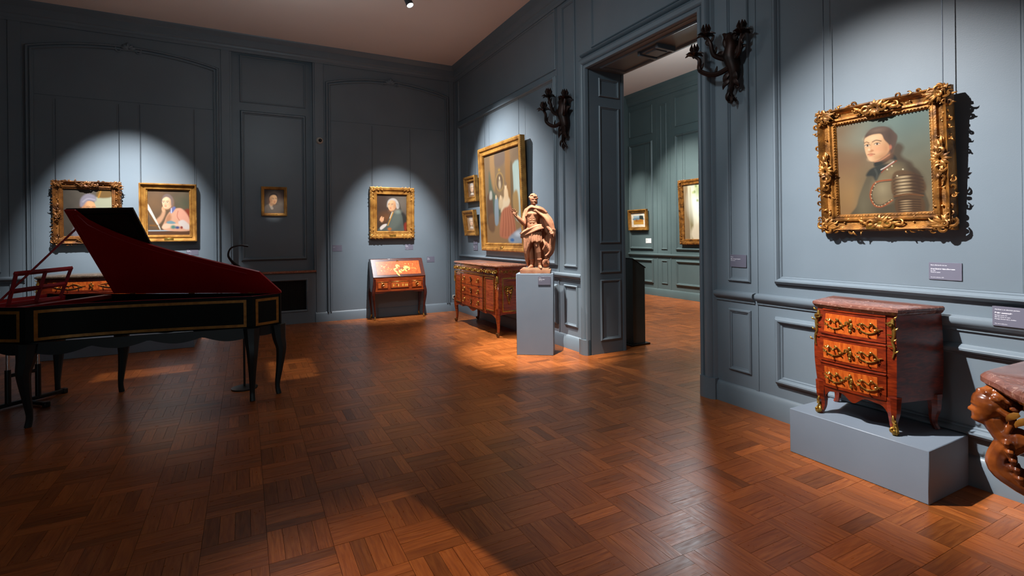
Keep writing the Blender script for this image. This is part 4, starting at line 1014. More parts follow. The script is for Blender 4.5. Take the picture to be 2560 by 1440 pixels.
        for k in range(12): mb.ell(q(random.uniform(-.035, .035), random.uniform(-.03, .07), .012), (.012, .013, .012), 5, 6)
        mb.tube([q(0, -.12), q(0, -.17)], [.010, .004], 6)
        mb.build('trophy_mount', ORMOLU, th)
        # end frieze and shaped end apron
        mb = MB()
        for k in range(8): mb.tube([(X + sx * .012, p[0], p[2]) for p in spiral(-D + .10 + k * .055, (zf + zt) / 2, .025, k, 1.1, (-1) ** k)], [.006, .004, .003], 6)
        tag(mb.build('frieze_scroll', ORMOLU, th), kind='stuff')
        ya = np.linspace(-D + .07, -.04, 14); P = [[(X - sx * .01, y, zb + .01), (X - sx * .01, y, zb - .012 - .05 * abs((y + D / 2) / (D / 2)) ** 3)] for y in ya]
        MB().slab(P, (-sx * .014, 0, 0)).build('apron', MAHOG2, th)
    ua = np.linspace(-.8, .8, 30); P = [[(x, fr(x) + .004, zb + .01), (x, fr(x) + .004, zb - .012 - .03 * math.exp(-(x / .1) ** 2) - .06 * abs(x / .8) ** 5 - .012 * math.cos(x * 14))] for x in ua]
    MB().slab(P, (0, .014, 0)).build('apron', MAHOG2, th)
    return th
long_commode()

# ------------------------------------------------------------------ slant-front desk
def slant_desk():
    th = thing('slant_front_desk', 'slant front writing desk with floral marquetry fall on slim cabriole legs', 'desk', (2.505, 9.36, 0))
    h, yf, yb = .475, -.17, .185
    prof = [(yf, .50), (yf, .765), (yf + .21, 1.085), (yb, 1.085), (yb, .50)]
    # sides, top, back: a closed case
    for sx in (-1, 1):
        MB().prism(prof, lambda p, q, t: (t, p, q), sx * h - .010, sx * h + .010).build('side_panel', DARKW, th)
    MB().box(-h, h, yf + .20, yb, 1.072, 1.092, .004).build('top_board', DARKW, th)
    MB().box(-h, h, yb - .012, yb, .50, 1.08).build('back_panel', DARKW, th, 0)
    MB().box(-h, h, yf, yb, .50, .512).build('bottom_board', DARKW, th, 0)
    # fall front
    a = np.array((yf - .004, .768)); b = np.array((yf + .205, 1.082)); d = (b - a) / np.hypot(*(b - a)); nn = np.array((-d[1], d[0])); Ls = float(np.hypot(*(b - a)))
    def F(u, v, t=0.0): p = a + d * v + nn * t; return (u, p[0], p[1])
    fall = MB().slab([[F(u, v, .006) for v in (0, Ls)] for u in (-h - .006, h + .006)], tuple(np.array(F(0, 0, 0)) - np.array(F(0, 0, .018)))).build('fall_front', DARKW, th)
    MB().slab([[F(u, v, .0085) for v in (.045, Ls - .05)] for u in (-h + .07, h - .07)], tuple(np.array(F(0, 0, 0)) - np.array(F(0, 0, .002)))).build('marquetry_field', SATIN, fall)
    mb = MB(); md = MB()
    def petal(m_, u, v, ang, L_, w_):
        t = np.linspace(0, 1, 6); pts = [F(u + math.cos(ang) * L_ * q, v + math.sin(ang) * L_ * q, .009) for q in t]
        m_.tube(pts, np.array([.2, .8, 1, .8, .1]) * w_, 6, flat=(.08, 1), nrm=F(0, 0, 1) - np.array(F(0, 0, 0)))
    rr = random.Random(3)
    for k in range(16): petal(mb, rr.gauss(.02, .08), Ls * .42 + rr.gauss(0, .035), rr.uniform(0, 6.28), rr.uniform(.05, .10), rr.uniform(.012, .022))
    for sx in (-1, 1):
        for k in range(18):
            u = sx * rr.uniform(.12, .33); petal(mb, u, Ls * .45 + rr.gauss(.01, .045), rr.uniform(0, 6.28), rr.uniform(.015, .03), .005)
        mb.tube([F(sx * .05, Ls * .38, .009), F(sx * .18, Ls * .48, .009), F(sx * .32, Ls * .44, .009)], .0025, 5)
    for k in range(9): petal(md, rr.gauss(-.02, .08), Ls * .38 + rr.gauss(0, .03), rr.uniform(0, 6.28), rr.uniform(.03, .07), .008)
    tag(mb.build('marquetry_flowers', INLAY, fall), kind='stuff'); tag(md.build('marquetry_leaves', DARKW, fall), kind='stuff')
    mb = MB(); 
    for u, v in ((0, Ls - .035), (.012, Ls - .045), (-.012, Ls - .05)): mb.ell(F(u, v, .01), .010, 5, 7)
    mb.build('escutcheon', ORMOLU, fall)
    # apron and drawers
    MB().box(-h, h, yf, yf + .015, .505, .765, .003).build('front_rail', MAHOG2, th)
    for x0, x1, o in ((-.41, -.22, 0), (-.17, .17, .02), (.22, .41, 0)):
        z0, z1 = .565, .69
        dr = MB().box(x0, x1, yf - .012, yf + .004, z0, z1, .004).build('drawer', MAHOG2, th)
        MB().box(x0 + .015, x1 - .015, yf - .0135, yf - .01, z0 + .012, z1 - .022, .001).build('veneer_panel', SATIN, dr)
        MB().box(x0, x1, yf - .016, yf - .008, z1 - .012, z1 - .002, .002).build('brass_strip', ORMOLU, dr)
        xc = (x0 + x1) / 2; mb = MB()
        if o == 0:
            mb.tube(spiral(xc, (z0 + z1) / 2 + .01, .024, 0, 1.0, 1, 16, yf - .016, 1.0), .006, 6)
        else:
            mb.ell((xc - .06, yf - .014, (z0 + z1) / 2), (.012, .004, .018), 5, 8)
        mb.build('ring_handle' if o == 0 else 'escutcheon', ORMOLU, dr)
        if o: 
            mb = MB(); 
            for q in (-.12, -.03, .05, .1, .13): mb.prism([(q, z0 + .02), (q + .012, z0 + .05), (q, z0 + .08), (q - .012, z0 + .05)], lambda p_, q_, t: (p_, t, q_), yf - .0142, yf - .013)
            tag(mb.build('lozenge_inlay', INLAY, dr), kind='stuff')
    x_ = np.linspace(-h + .03, h - .03, 25); P = [[(x, yf + .002, .512), (x, yf + .002, .495 - .035 * abs(x / h) ** 5 - .010 * math.cos(x / h * 9))] for x in x_]
    MB().slab(P, (0, .012, 0)).build('apron', DARKW, th)
    for sx in (-1, 1):
        for y, sy in ((yf + .025, -1), (yb - .025, .2)):
            x = sx * (h - .022)
            p = crv([(x, y, .74), (x + sx * .006, y + sy * .004, .60), (x + sx * .03, y + sy * .018, .46), (x + sx * .012, y + sy * .004, .25), (x - sx * .004, y, .08), (x + sx * .010, y + sy * .010, .018)], 4)
            lg = MB().tube(p, [.030, .034, .032, .020, .014, .016], 8).floorz().build('leg', DARKW, th)
            mb = MB().tube([(x - sx * .004, y, .07), (x, y + sy * .004, .03), (x + sx * .014, y + sy * .016, .012), (x + sx * .018, y + sy * .022, .008)], [.014, .018, .016, .008], 8); mb.floorz().build('sabot', ORMOLU, lg)
    return th
slant_desk()

# ------------------------------------------------------------------ harpsichord
HA = R(-31)
hp = thing('harpsichord', 'dark green harpsichord with gold bands and raised crimson lid', 'harpsichord', (.303, 5.387, 0), (0, 0, HA))
zb, zt = .675, .965
XK = -2.40                                   # keyboard end
CHK, BT = (-1.605, -.95), (-.14, -.253)      # cheek corner, bentside / tail corner
def bent(n=16):
    """bentside, from the cheek corner to the tail, gently concave"""
    p0, p1 = np.array(CHK), np.array(BT); t = np.linspace(0, 1, n); nrm = np.array((-(p1 - p0)[1], (p1 - p0)[0])); nrm /= np.hypot(*nrm)
    return [tuple(p0 + (p1 - p0) * a + nrm * .115 * math.sin(math.pi * a ** .62)) for a in t]
outline = [(XK, -.95)] + bent() + [(0, 0), (XK, 0)]
def wallstrip(nm, pts, z0, z1, th_, mat, parent=hp):
    P = np.array([[(x, y, z0), (x, y, z1)] for x, y in pts]); e = np.array(pts[-1]) - np.array(pts[0]); nn = np.array((-e[1], e[0], 0)) / np.hypot(*e) * th_
    return MB().slab(P, nn).build(nm, mat, parent)
case = wallstrip('cheek', [(XK, -.95), CHK], zb, zt, .018, DGREEN)
bs = wallstrip('bentside', bent(), zb, zt, .018, DGREEN)
tl = wallstrip('tail', [BT, (0, 0)], zb, zt, .018, DGREEN)
wallstrip('spine', [(0, 0), (XK, 0)], zb, zt, .018, DGREEN)
MB().prism(outline, lambda p, q, t: (p, q, t), zb, zb + .015).build('bottom_board', DGREEN, hp, 0)
inn = [(x * .985 - .012, y * .96 - .012) for x, y in outline]
MB().prism(inn, lambda p, q, t: (p, q, t), .875, .885).build('soundboard', paint('soundboard_spruce', '#5a3a1c', '#6e4a26', .5, 4), hp, 0)
# red inner rim
P = np.array([[(x, y, .885), (x, y, zt + .002)] for x, y in inn]); MB().grid(P, cu=True).build('inner_rim', RED, hp)
P = [[(x, y, zt), (xi, yi, zt + .003)] for (x, y), (xi, yi) in zip(outline, inn)]
MB().grid(np.array(P), cu=True).build('rim_edge', REDL, hp)
def band(parent, pts, z0, z1, wd=.024, out=.003):
    """raised gold border following a case side between two end points"""
    pts = np.array(pts); s = np.concatenate([[0], np.cumsum(np.hypot(*np.diff(pts, axis=0).T))]); L_ = s[-1]
    e = pts[-1] - pts[0]; nn = -np.array((-e[1], e[0])) / np.hypot(*e)
    def at(u, z, h): x = np.interp(u, s, pts[:, 0]); y = np.interp(u, s, pts[:, 1]); return (x + nn[0] * h, y + nn[1] * h, z)
    mb = MB()
    def strip(u0, u1, a, b):
        u = np.linspace(u0, u1, max(2, int((u1 - u0) / .1))); mb.slab([[at(q, a, out), at(q, b, out)] for q in u], tuple(-np.append(nn, 0) * out))
    m_ = .05 if L_ > .5 else .03
    strip(m_, L_ - m_, z0, z0 + wd); strip(m_, L_ - m_, z1 - wd, z1); strip(m_, m_ + wd, z0 + wd, z1 - wd); strip(L_ - m_ - wd, L_ - m_, z0 + wd, z1 - wd)
    return mb.build('gold_border', GOLDBAND, parent)
band(case, [(XK, -.95), CHK], zb + .012, zt - .03); band(bs, bent(), zb + .012, zt - .03); band(tl, [BT, (0, 0)], zb + .012, zt - .03)
# lid: hinged on the spine, crimson inside, propped on a stick
LX, LA = -1.70, R(57)
def lid(x, w_, t=0.0): return (x, -w_ * math.cos(LA) + t * math.sin(LA), zt + .004 + w_ * math.sin(LA) + t * math.cos(LA))
edge = [(LX, .95), (-1.60, .95)] + [(x, -y) for x, y in bent()[1:]] + [(-.0, .02)]
rows = [[lid(x, w_ * q) for q in (0, .5, 1)] for x, w_ in edge]
ld = MB().slab(rows, np.array(lid(0, 0, .014)) - np.array(lid(0, 0, 0))).build('lid', RED, hp)
mb = MB(); ins = [(max(x, LX + .045) if i < 2 else x - .02, w_ - .05) for i, (x, w_) in enumerate(edge[:-2])]
mb.tube([lid(x, max(w_, .02), -.001) for x, w_ in [(LX + .045, .03)] + ins], .003, 4); mb.build('lid_fillet', REDL, ld)
for hx_ in (-1.5, -.9, -.3): MB().box(hx_ - .03, hx_ + .03, -.004, .004, zt - .02, zt + .03, .001).build('hinge', ORMOLU, ld)
flap = MB().slab([[lid(x, w_, .020) for w_ in (.0, .95)] for x in (LX, LX + .62)], np.array(lid(0, 0, .014)) - np.array(lid(0, 0, 0))).build('lid_flap', BLACKL, hp)
MB().frame(rect(LX + .05, LX + .57, .05, .90), [(0, 0), (0, .003), (.012, .003), (.012, 0)], lambda u, v, h: lid(u, v, .020 - h)).build('flap_border', DGREEN, flap)
MB().tube([lid(LX + .02, .76, -.008), (-1.90, -.93, zt + .0)], .009, 6).build('prop_stick', REDL, hp)
# music desk
def md(u, v): t = u / .74; return tuple(np.array((-1.845, -.885, .945)) * (1 - t) * (1 - v) + np.array((-2.06, -.19, .945)) * t * (1 - v) + np.array((-1.76, -.89, 1.235)) * (1 - t) * v + np.array((-2.00, -.13, 1.235)) * t * v)
dsk = MB()
def bar(p0, p1, wd): dsk.tube([p0, p1], wd, 4, flat=(1, .45))
Wd, Hd = .74, 1.0
for v in (.02, .48, .98): bar(md(0, v), md(Wd, v), .02)
for u in (.02, Wd / 2, Wd - .02): bar(md(u, 0), md(u, Hd), .02)
dsk.build('music_desk', REDL, hp)
MB().box(-1.78, -1.70, -.90, -.02, zt - .045, zt - .005, .004).build('jack_rail', RED, hp)
# keyboard end
MB().box(XK + .02, XK + .42, -.93, -.02, zb + .015, zb + .10).build('key_bed', DGREEN, hp, 0)
kb = MB(); bk = MB()
for k in range(36):
    y = -.90 + k * .0243; kb.box(XK + .04, XK + .20, y, y + .0235, zb + .10, zb + .115, .001)
    if k % 7 in (0, 1, 3, 4, 5): bk.box(XK + .10, XK + .20, y + .018, y + .029, zb + .115, zb + .128, .001)
kk = kb.build('naturals', BLACKL, hp); tag(bk.build('sharps', CREAMP, kk), kind='stuff'); tag(kk, kind='stuff')
MB().box(XK + .20, XK + .22, -.93, -.02, zb + .10, zt - .01, .002).build('nameboard', REDL, hp)
# stand: scalloped apron and cabriole legs
def apron(nm, p0, p1, n=40):
    p0, p1 = np.array(p0), np.array(p1); e = (p1 - p0); L_ = np.hypot(*e); nn = np.array((-e[1], e[0], 0)) / L_; rows = []
    for t in np.linspace(0, 1, n):
        c = p0 + e * t; wv = abs(math.sin(t * math.pi * max(1, round(L_ / .42)))); dz = .075 + .045 * wv - .03 * math.sin(t * math.pi)
        rows.append([(c[0], c[1], zb), (c[0], c[1], zb - dz)])
    return MB().slab(rows, tuple(nn * .02)).build(nm, DGREEN2, hp)
apron('apron', (XK + .1, -.93), (-1.60, -.93)); apron('apron', (-1.60, -.93), (-.15, -.235), 60); apron('apron', (-.15, -.235), (-.03, -.02), 16); apron('apron', (-.03, -.02), (XK + .1, -.02), 60)
for x, y, sx, sy in ((-1.61, -.93, -.3, -1), (-.155, -.24, .6, -.8), (-.03, -.012, 1, .3), (-2.28, -.012, -.4, .8), (-1.63, -.0, .2, .8), (-2.30, -.93, -.5, -.8)):
    p = crv([(x, y, zb - .005), (x + sx * .012, y + sy * .012, zb - .14), (x + sx * .028, y + sy * .028, zb - .24), (x + sx * .012, y + sy * .012, .26), (x - sx * .008, y - sy * .008, .09), (x + sx * .004, y + sy * .004, 0)], 4)
    MB().tube(p, [.075, .060, .048, .033, .022, .024], 8).floorz().build('leg', DGREEN2, hp)

# ------------------------------------------------------------------ stool tucked under the keyboard
def hl(x, y): return (.303 + x * math.cos(HA) - y * math.sin(HA), 5.387 + x * math.sin(HA) + y * math.cos(HA))
sx_, sy_ = hl(-2.245, -.38)
A2 = math.atan2(.222, .052) + HA
st = thing('stool', 'black adjustable stool with chrome posts tucked under the harpsichord', 'stool', (sx_, sy_, 0), (0, 0, A2))
MB().box(-.30, .34, -.02, .02, .012, .045, .006).build('foot_bar', BLACK, st)
for x in (-.29, .33): MB().box(x - .02, x + .02, -.028, .028, 0, .05, .006).build('foot_cap', BLACK, st)
MB().box(-.02, .02, -.30, .0, .012, .04, .006).build('foot_bar', BLACK, st); MB().box(-.025, .025, -.32, -.28, 0, .045, .006).build('foot_cap', BLACK, st)
for x in (-.115, .115):
    MB().tube([(x, 0, .04), (x, 0, .34)], .022, 14).build('outer_post', BLACK, st)
    MB().tube([(x, 0, .34), (x, 0, .53)], .014, 14).build('chrome_post', CHROME, st)
MB().box(-.115, .115, -.012, .012, .27, .30, .004).build('cross_bar', BLACK, st)
MB().box(-.20, .20, -.20, .12, .53, .545, .004).build('seat_plate', BLACK, st)
MB().box(-.22, .22, -.22, .14, .545, .61, .02).build('seat', BLACKL, st)

# ------------------------------------------------------------------ gooseneck lamp behind the lid
gx, gy = hl(-.46, .14)
gl = thing('gooseneck_lamp', 'thin black gooseneck lamp rising behind the harpsichord lid', 'lamp', (gx, gy, 0))
MB().lathe([(.0, 0), (.12, 0), (.12, .012), (.10, .018), (.02, .024), (.0, .024)], n=24).build('base', BLACK, gl)
MB().tube([(0, 0, .02), (0, 0, 1.14)], .010, 10).build('stem', BLACK, gl)
tp = onp = None
neck = crv([(0, 0, 1.12), (-.03, 0, 1.20), (-.09, 0, 1.26), (-.13, 0, 1.33), (-.11, 0, 1.40), (-.04, 0, 1.43), (.02, 0, 1.425)], 6)
MB().tube(neck, [.018, .018, .012, .008, .008, .009], 8).build('gooseneck', BLACK, gl)
MB().tube([(.0, 0, 1.428), (.045, 0, 1.42)], [.009, .011], 10).build('lamp_head', BLACK, gl)

# ------------------------------------------------------------------ terracotta statue
def blob_tube(mb, pts, r, n=10, sub=4):
    p = crv(pts, sub); rr = np.interp(np.linspace(0, 1, len(p)), np.linspace(0, 1, len(r)), r)
    mb.tube(p, rr, n); mb.ell(p[0], rr[0], 7, n); mb.ell(p[-1], rr[-1], 7, n)
def head_solid(mb, org, F, S_, U, hh, eyes=True):
    """sculpted head: org chin base, F forward, S_ side, U up axes, hh chin-to-crown height"""
    n, m_ = 40, 36; zz = np.linspace(0, 1, n)
    fz = np.interp(zz, [0, .06, .12, .2, .3, .4, .5, .58, .7, .82, .92, 1], [.16, .29, .33, .31, .33, .33, .31, .335, .34, .30, .20, 0])
    bz = np.interp(zz, [0, .1, .2, .3, .45, .6, .75, .88, .96, 1], [.04, .08, .16, .28, .42, .48, .48, .38, .2, 0])
    wz = np.interp(zz, [0, .08, .2, .35, .5, .65, .8, .92, 1], [.10, .19, .28, .34, .37, .385, .34, .22, 0])
    rows = []
    for z, f_, b_, w_ in zip(zz, fz, bz, wz):
        r = []
        for a in np.arange(m_) * 2 * math.pi / m_:
            c, q = math.cos(a), math.sin(a); sd = w_ * q; fo = (f_ if c > 0 else b_) * c
            if c > 0:
                fo += (np.interp(z, [.31, .345, .38, .5, .56], [0, .115, .11, .03, 0]) * math.exp(-(sd / .055) ** 2) + .035 * math.exp(-((z - .245) / .018) ** 2 - (sd / .10) ** 2) + .032 * math.exp(-((z - .195) / .02) ** 2 - (sd / .09) ** 2)
                       - .02 * math.exp(-((z - .22) / .010) ** 2 - (sd / .11) ** 2) + .03 * math.exp(-((z - .1) / .05) ** 2 - (sd / .09) ** 2) + .022 * math.exp(-((z - .57) / .03) ** 2) * c)
                for e in (-.14, .14): fo += -.06 * math.exp(-((sd - e) / .065) ** 2 - ((z - .485) / .045) ** 2) + .035 * math.exp(-((sd - e) / .045) ** 2 - ((z - .48) / .022) ** 2) + .02 * math.exp(-((sd - e * 1.2) / .08) ** 2 - ((z - .34) / .06) ** 2)
            r.append(np.array(org) + hh * (np.array(F) * fo + np.array(S_) * sd + np.array(U) * z))
        rows.append(r)
    mb.grid(np.array(rows), cv=True)
def statue():
    ca, sa = math.cos(PA), math.sin(PA); lx, ly = 0.005, .15
    th = thing('statue', 'terracotta statue of a standing man in a swirling cloak, one hand raised', 'statue', (PED[0] + lx * ca - ly * sa, PED[1] + lx * sa + ly * ca, 1.018), (0, 0, PA))
    b = MB().box(-.19, .195, -.115, .125, 0, .052, .006); b.box(-.175, .18, -.10, .115, .05, .068, .012)
    b.build('base', TERRA, th)
    m_ = MB()
    # torso, contrapposto
    P = [(-.012, .0, .545), (-.03, -.012, .60), (-.038, -.012, .645), (-.036, -.012, .70), (-.03, -.008, .755), (-.024, 0, .80)]
    c = crv(P, 4); rr = np.interp(np.linspace(0, 1, len(c)), np.linspace(0, 1, 6), [.078, .066, .060, .072, .080, .060])
    rows = [[(q[0] + r_ * 1.12 * math.cos(a), q[1] + r_ * .72 * math.sin(a), q[2]) for a in np.arange(14) * 2 * math.pi / 14] for q, r_ in zip(c, rr)]
    m_.grid(np.array(rows), cv=True); m_.f.append(tuple(range(14))); m_.f.append(tuple((len(rows) - 1) * 14 + i for i in range(14)))
    for sx in (-1, 1): m_.ell((-.03 + sx * .036, -.052, .755), (.036, .022, .028))
    for k in range(3):
        for sx in (-1, 1): m_.ell((-.036 + sx * .017, -.052, .70 - k * .026), (.017, .012, .012))
    blob_tube(m_, [(-.105, .0, .79), (-.03, .005, .82), (.075, .005, .795)], [.042, .046, .042])
    blob_tube(m_, [(-.024, .0, .80), (-.022, -.004, .87), (-.022, -.012, .90)], [.040, .030, .030])
    # head turned to his left
    hc = np.array((-.020, -.016, .938))
    head_solid(m_, hc + (.004, -.004, -.068), np.array((.40, -.915, -.05)), np.array((.915, .40, 0)), np.array((0, 0, 1)), .128)
    for k in range(64):      # curly hair
        a = random.uniform(0, 2 * math.pi); e = random.uniform(.05, 1.45); d = np.array((math.cos(a) * math.cos(e), math.sin(a) * math.cos(e), math.sin(e)))
        if d[1] < -.25 and d[2] < .55: continue
        m_.ell(hc + d * np.array((.050, .058, .066)), random.uniform(.013, .018), 5, 6)
    for k in range(14):
        a = random.uniform(.2, 2.9); m_.ell(hc + (.046 * math.cos(a), .05 * math.sin(a), random.uniform(-.045, .02)), random.uniform(.011, .016), 5, 6)
    # raised right arm with an open hand
    blob_tube(m_, [(-.108, 0, .785), (-.135, -.02, .70), (-.140, -.045, .632)], [.040, .034, .028])
    blob_tube(m_, [(-.140, -.045, .632), (-.195, -.085, .69), (-.243, -.110, .742)], [.030, .028, .017])
    m_.ell((-.256, -.116, .762), (.020, .013, .026), 8, 10)
    for k, (dx, dz, L_) in enumerate(((-.018, .014, .040), (-.007, .022, .048), (.004, .022, .046), (.014, .018, .036))):
        blob_tube(m_, [(-.258 + dx, -.116, .772 + dz * .4), (-.262 + dx * 1.5, -.124, .772 + L_ * .6), (-.260 + dx * 1.9, -.134, .772 + L_)], [.0075, .0065, .005], 7, 3)
    blob_tube(m_, [(-.240, -.116, .752), (-.224, -.128, .766), (-.220, -.134, .784)], [.009, .008, .006], 7, 3)
    # left arm under the cloak, hand at the hip
    blob_tube(m_, [(.078, 0, .79), (.125, .01, .70), (.155, -.01, .61)], [.042, .036, .030])
    blob_tube(m_, [(.155, -.01, .61), (.185, -.06, .565), (.205, -.085, .535)], [.030, .026, .019])
    m_.ell((.212, -.092, .520), (.020, .018, .026), 8, 10)
    for k in range(4): blob_tube(m_, [(.205 + .009 * k, -.10, .515), (.203 + .009 * k, -.112, .497), (.200 + .009 * k, -.104, .484)], [.0075, .007, .005], 7, 3)
    blob_tube(m_, [(.198, -.09, .53), (.188, -.104, .515)], [.009, .006], 7, 3)
    # legs with boots and bare feet
    blob_tube(m_, [(.025, -.012, .54), (.030, -.05, .45), (.025, -.075, .355)], [.064, .054, .040])
    blob_tube(m_, [(.025, -.075, .352), (.040, -.060, .27), (.052, -.050, .17), (.058, -.048, .10)], [.038, .040, .026, .022])
    m_.ell((.025, -.098, .352), (.026, .018, .028))
    blob_tube(m_, [(.056, -.040, .085), (.066, -.075, .078), (.078, -.11, .070)], [.026, .022, .013])
    blob_tube(m_, [(-.06, .005, .54), (-.072, -.02, .44), (-.070, -.02, .35)], [.064, .052, .040])
    blob_tube(m_, [(-.070, -.02, .35), (-.062, -.005, .25), (-.048, .0, .17), (-.052, .0, .10)], [.038, .040, .026, .022])
    blob_tube(m_, [(-.050, .008, .085), (-.066, -.035, .078), (-.082, -.07, .072)], [.026, .022, .013])
    for x, y in ((.053, -.049), (-.05, 0)): m_.lathe([(.018, .165), (.036, .17), (.034, .185), (.018, .19)], (x, y, 0), 12)
    # helmet by the left foot, tunic skirt
    m_.ell((.132, -.02, .125), (.052, .055, .056)); 
    for k in range(6): m_.tube(spiral(.13, .135, .05 - k * .006, .5, .7, 1, 10, -.075), .006, 6)
    for k in range(11):
        a = -.3 + k * .34; x, y = .0 + .085 * math.cos(a + 2.6), -.02 + .07 * math.sin(a + 2.6)
        blob_tube(m_, [(x * .9, y, .53), (x * 1.02, y * 1.1 - .01, .455), (x * 1.05 + .004, y * 1.15 - .016, .40 + .012 * (k % 2))], [.026, .021, .016], 7, 3)
    link('figure', remesh(m_, .0042, 1), TERRA, th)
    # cloak: long fold ridges fused into one mantle
    k_ = MB()
    def folds(A, B_, n, r, wob=.008):
        A, B_ = np.array(A, float), np.array(B_, float)
        n = int(n * 1.7); r = r * .66
        for i in range(n):
            t = i / max(1, n - 1); p = A * (1 - t) + B_ * t; ph = random.uniform(0, 6)
            p = p + np.array([[.005 * math.sin(ph + 2.2 * j), (-.017 if i % 2 else .006) * (.6 + .4 * math.sin(ph + j)), .004 * math.cos(ph + 2 * j)] for j in range(len(p))])
            blob_tube(k_, p, [r * .9, r * (1.05 if i % 2 else .85), r * (1.2 if i % 2 else .9), r * .9], 8, 4)
    # over the shoulders and collar
    folds([(-.105, -.055, .735), (-.09, -.05, .80), (-.045, -.05, .835), (.02, -.058, .825), (.085, -.045, .80), (.125, -.01, .765)],
          [(-.15, .015, .70), (-.14, .01, .775), (-.06, -.02, .855), (.03, -.02, .85), (.10, .0, .815), (.145, .03, .77)], 4, .020)
    # diagonal folds sweeping from the left shoulder to the wrist, then down
    folds([(.0, -.062, .80), (.06, -.07, .755), (.12, -.07, .70), (.175, -.07, .625), (.205, -.06, .575)],
          [(.10, .01, .82), (.155, .02, .75), (.205, .015, .67), (.235, .0, .585), (.242, -.02, .53)], 6, .020)
    folds([(.215, -.06, .56), (.21, -.055, .47), (.185, -.045, .37), (.17, -.04, .27), (.135, -.05, .225)],
          [(.248, .0, .55), (.252, .0, .45), (.24, .005, .35), (.215, .005, .26), (.17, .01, .20)], 5, .018)
    # back sheet
    folds([(-.13, .045, .77), (-.15, .06, .60), (-.15, .065, .42), (-.125, .06, .22), (-.09, .06, .075)],
          [(.13, .045, .78), (.20, .06, .62), (.22, .06, .44), (.18, .06, .25), (.13, .06, .10)], 13, .024)
    # sash across the hips
    folds([(-.185, -.02, .505), (-.13, -.06, .545), (-.05, -.092, .575), (.03, -.092, .605), (.075, -.06, .61)],
          [(-.175, -.01, .455), (-.12, -.06, .485), (-.03, -.10, .525), (.05, -.10, .555), (.10, -.06, .565)], 4, .021)
    # falling folds on his right side
    folds([(-.165, -.02, .50), (-.150, -.03, .40), (-.135, -.02, .28), (-.125, .01, .17), (-.105, .03, .085)],
          [(-.015, -.105, .52), (-.035, -.098, .43), (-.065, -.075, .34), (-.09, -.04, .26), (-.10, .01, .16)], 7, .020)
    # crumpled end by the left knee
    for q in range(6): blob_tube(k_, [(.10 + .02 * q, -.06 + .01 * q, .42 - .02 * q), (.13 + .012 * q, -.07 + .01 * q, .36 - .02 * q), (.10 + .016 * q, -.06 + .012 * q, .30 - .012 * q)], [.014, .018, .012], 7, 3)
    link('cloak', remesh(k_, .0055, 1), TERRA, th)
    return th
statue()

# ------------------------------------------------------------------ bronze rococo wall sconces
def sconce(label, Y, Zm, s=1.0, spread=1.0):
    th = thing('wall_sconce', label, 'wall sconce', (XR - .012, Y, Zm), (0, 0, RW), 'bronze sconces flanking the doorway')
    m_ = MB()     # stem: leafy scrolling backplate, local x right, z up, y into wall
    st = crv([(.02, -.02, -.44), (-.03, -.04, -.36), (.0, -.045, -.27), (.03, -.05, -.15), (.0, -.06, 0), (.01, -.06, .12), (-.03, -.05, .22), (-.07, -.06, .17), (-.05, -.07, .10)], 5) * s
    m_.tube(st, np.array([.010, .024, .036, .060, .082, .066, .042, .028, .014]) * s, 10)
    for k, (x, z, a, L_, w_) in enumerate(((.0, -.05, 2.2, .16, .028), (.03, -.05, .9, .17, .03), (-.03, .02, 2.6, .13, .026), (.05, .03, .4, .12, .026), (.01, -.22, 3.6, .12, .022), (.01, -.22, -.6, .12, .022), (.0, .12, 1.9, .15, .026), (.03, .12, 1.0, .13, .026), (-.01, -.33, 4.2, .1, .016), (.0, -.38, -1.2, .09, .014), (.0, -.14, 3.9, .12, .026), (.02, -.14, -.9, .12, .026))):
        leaf(m_, x * s, z * s, a, L_ * s * 1.15, w_ * s * 1.35, -.075 * s, .7 * (-1) ** k)
    scroll(m_, -.02 * s, -.42 * s, .045 * s, 1.0, 1, -.03 * s, .2); scroll(m_, .05 * s, -.30 * s, .03 * s, 1.0, -1, -.04 * s, .2)
    m_.build('stem', BRONZE, th)
    for (p, fx) in (([(0, -.07, -.10), (-.10, -.14, -.15), (-.20, -.20, -.08), (-.19, -.22, .02), (-.24, -.22, .08)], 0), ([(-.02, -.07, -.02), (-.09, -.16, .04), (-.10, -.20, .16), (-.14, -.20, .24)], 1), ([(.02, -.07, -.04), (.09, -.10, .0), (.11, -.11, .10), (.12, -.11, .17)], 2)):
        q = crv(np.array(p) * (s * spread, s, s), 6)
        arm = MB().tube(q, np.array([.030, .026, .022, .019, .016]) * s, 8)
        for k in (6, 12, 16): leaf(arm, q[k][0], q[k][2], 1.2 + k, .09 * s, .018 * s, q[k][1], .9)
        am = arm.build('arm', BRONZE, th)
        e = q[-1]; mb = MB()
        mb.lathe([(.010 * s, 0), (.03 * s, .010 * s), (.05 * s, .022 * s), (.046 * s, .028 * s), (.018 * s, .028 * s), (.020 * s, .05 * s), (.026 * s, .085 * s), (.022 * s, .09 * s), (.0, .088 * s)], tuple(e), 14)
        for k in range(6):
            a = k * 1.047 + .3; d = np.array((math.cos(a), math.sin(a), 0)); pts = [e + d * .02 * s + (0, 0, .01 * s), e + d * .065 * s + (0, 0, .03 * s), e + d * .10 * s + (0, 0, .012 * s)]; mb.tube(pts, [.018 * s, .026 * s, .006 * s], 6, flat=(.5, 1))
            pts = [e + d * .018 * s + (0, 0, .03 * s), e + d * .036 * s + (0, 0, .08 * s), e + d * .028 * s + (0, 0, .125 * s)]; mb.tube(pts, [.012 * s, .018 * s, .004 * s], 6)
        mb.build('candle_cup', BRONZE, am)
    return th
sconce('dark bronze sconce on the strip between large canvas and doorway', 5.585, 3.09, .98)
sconce('dark bronze sconce on the strip between doorway and armour portrait', 2.985, 3.02, .86, 1.35)

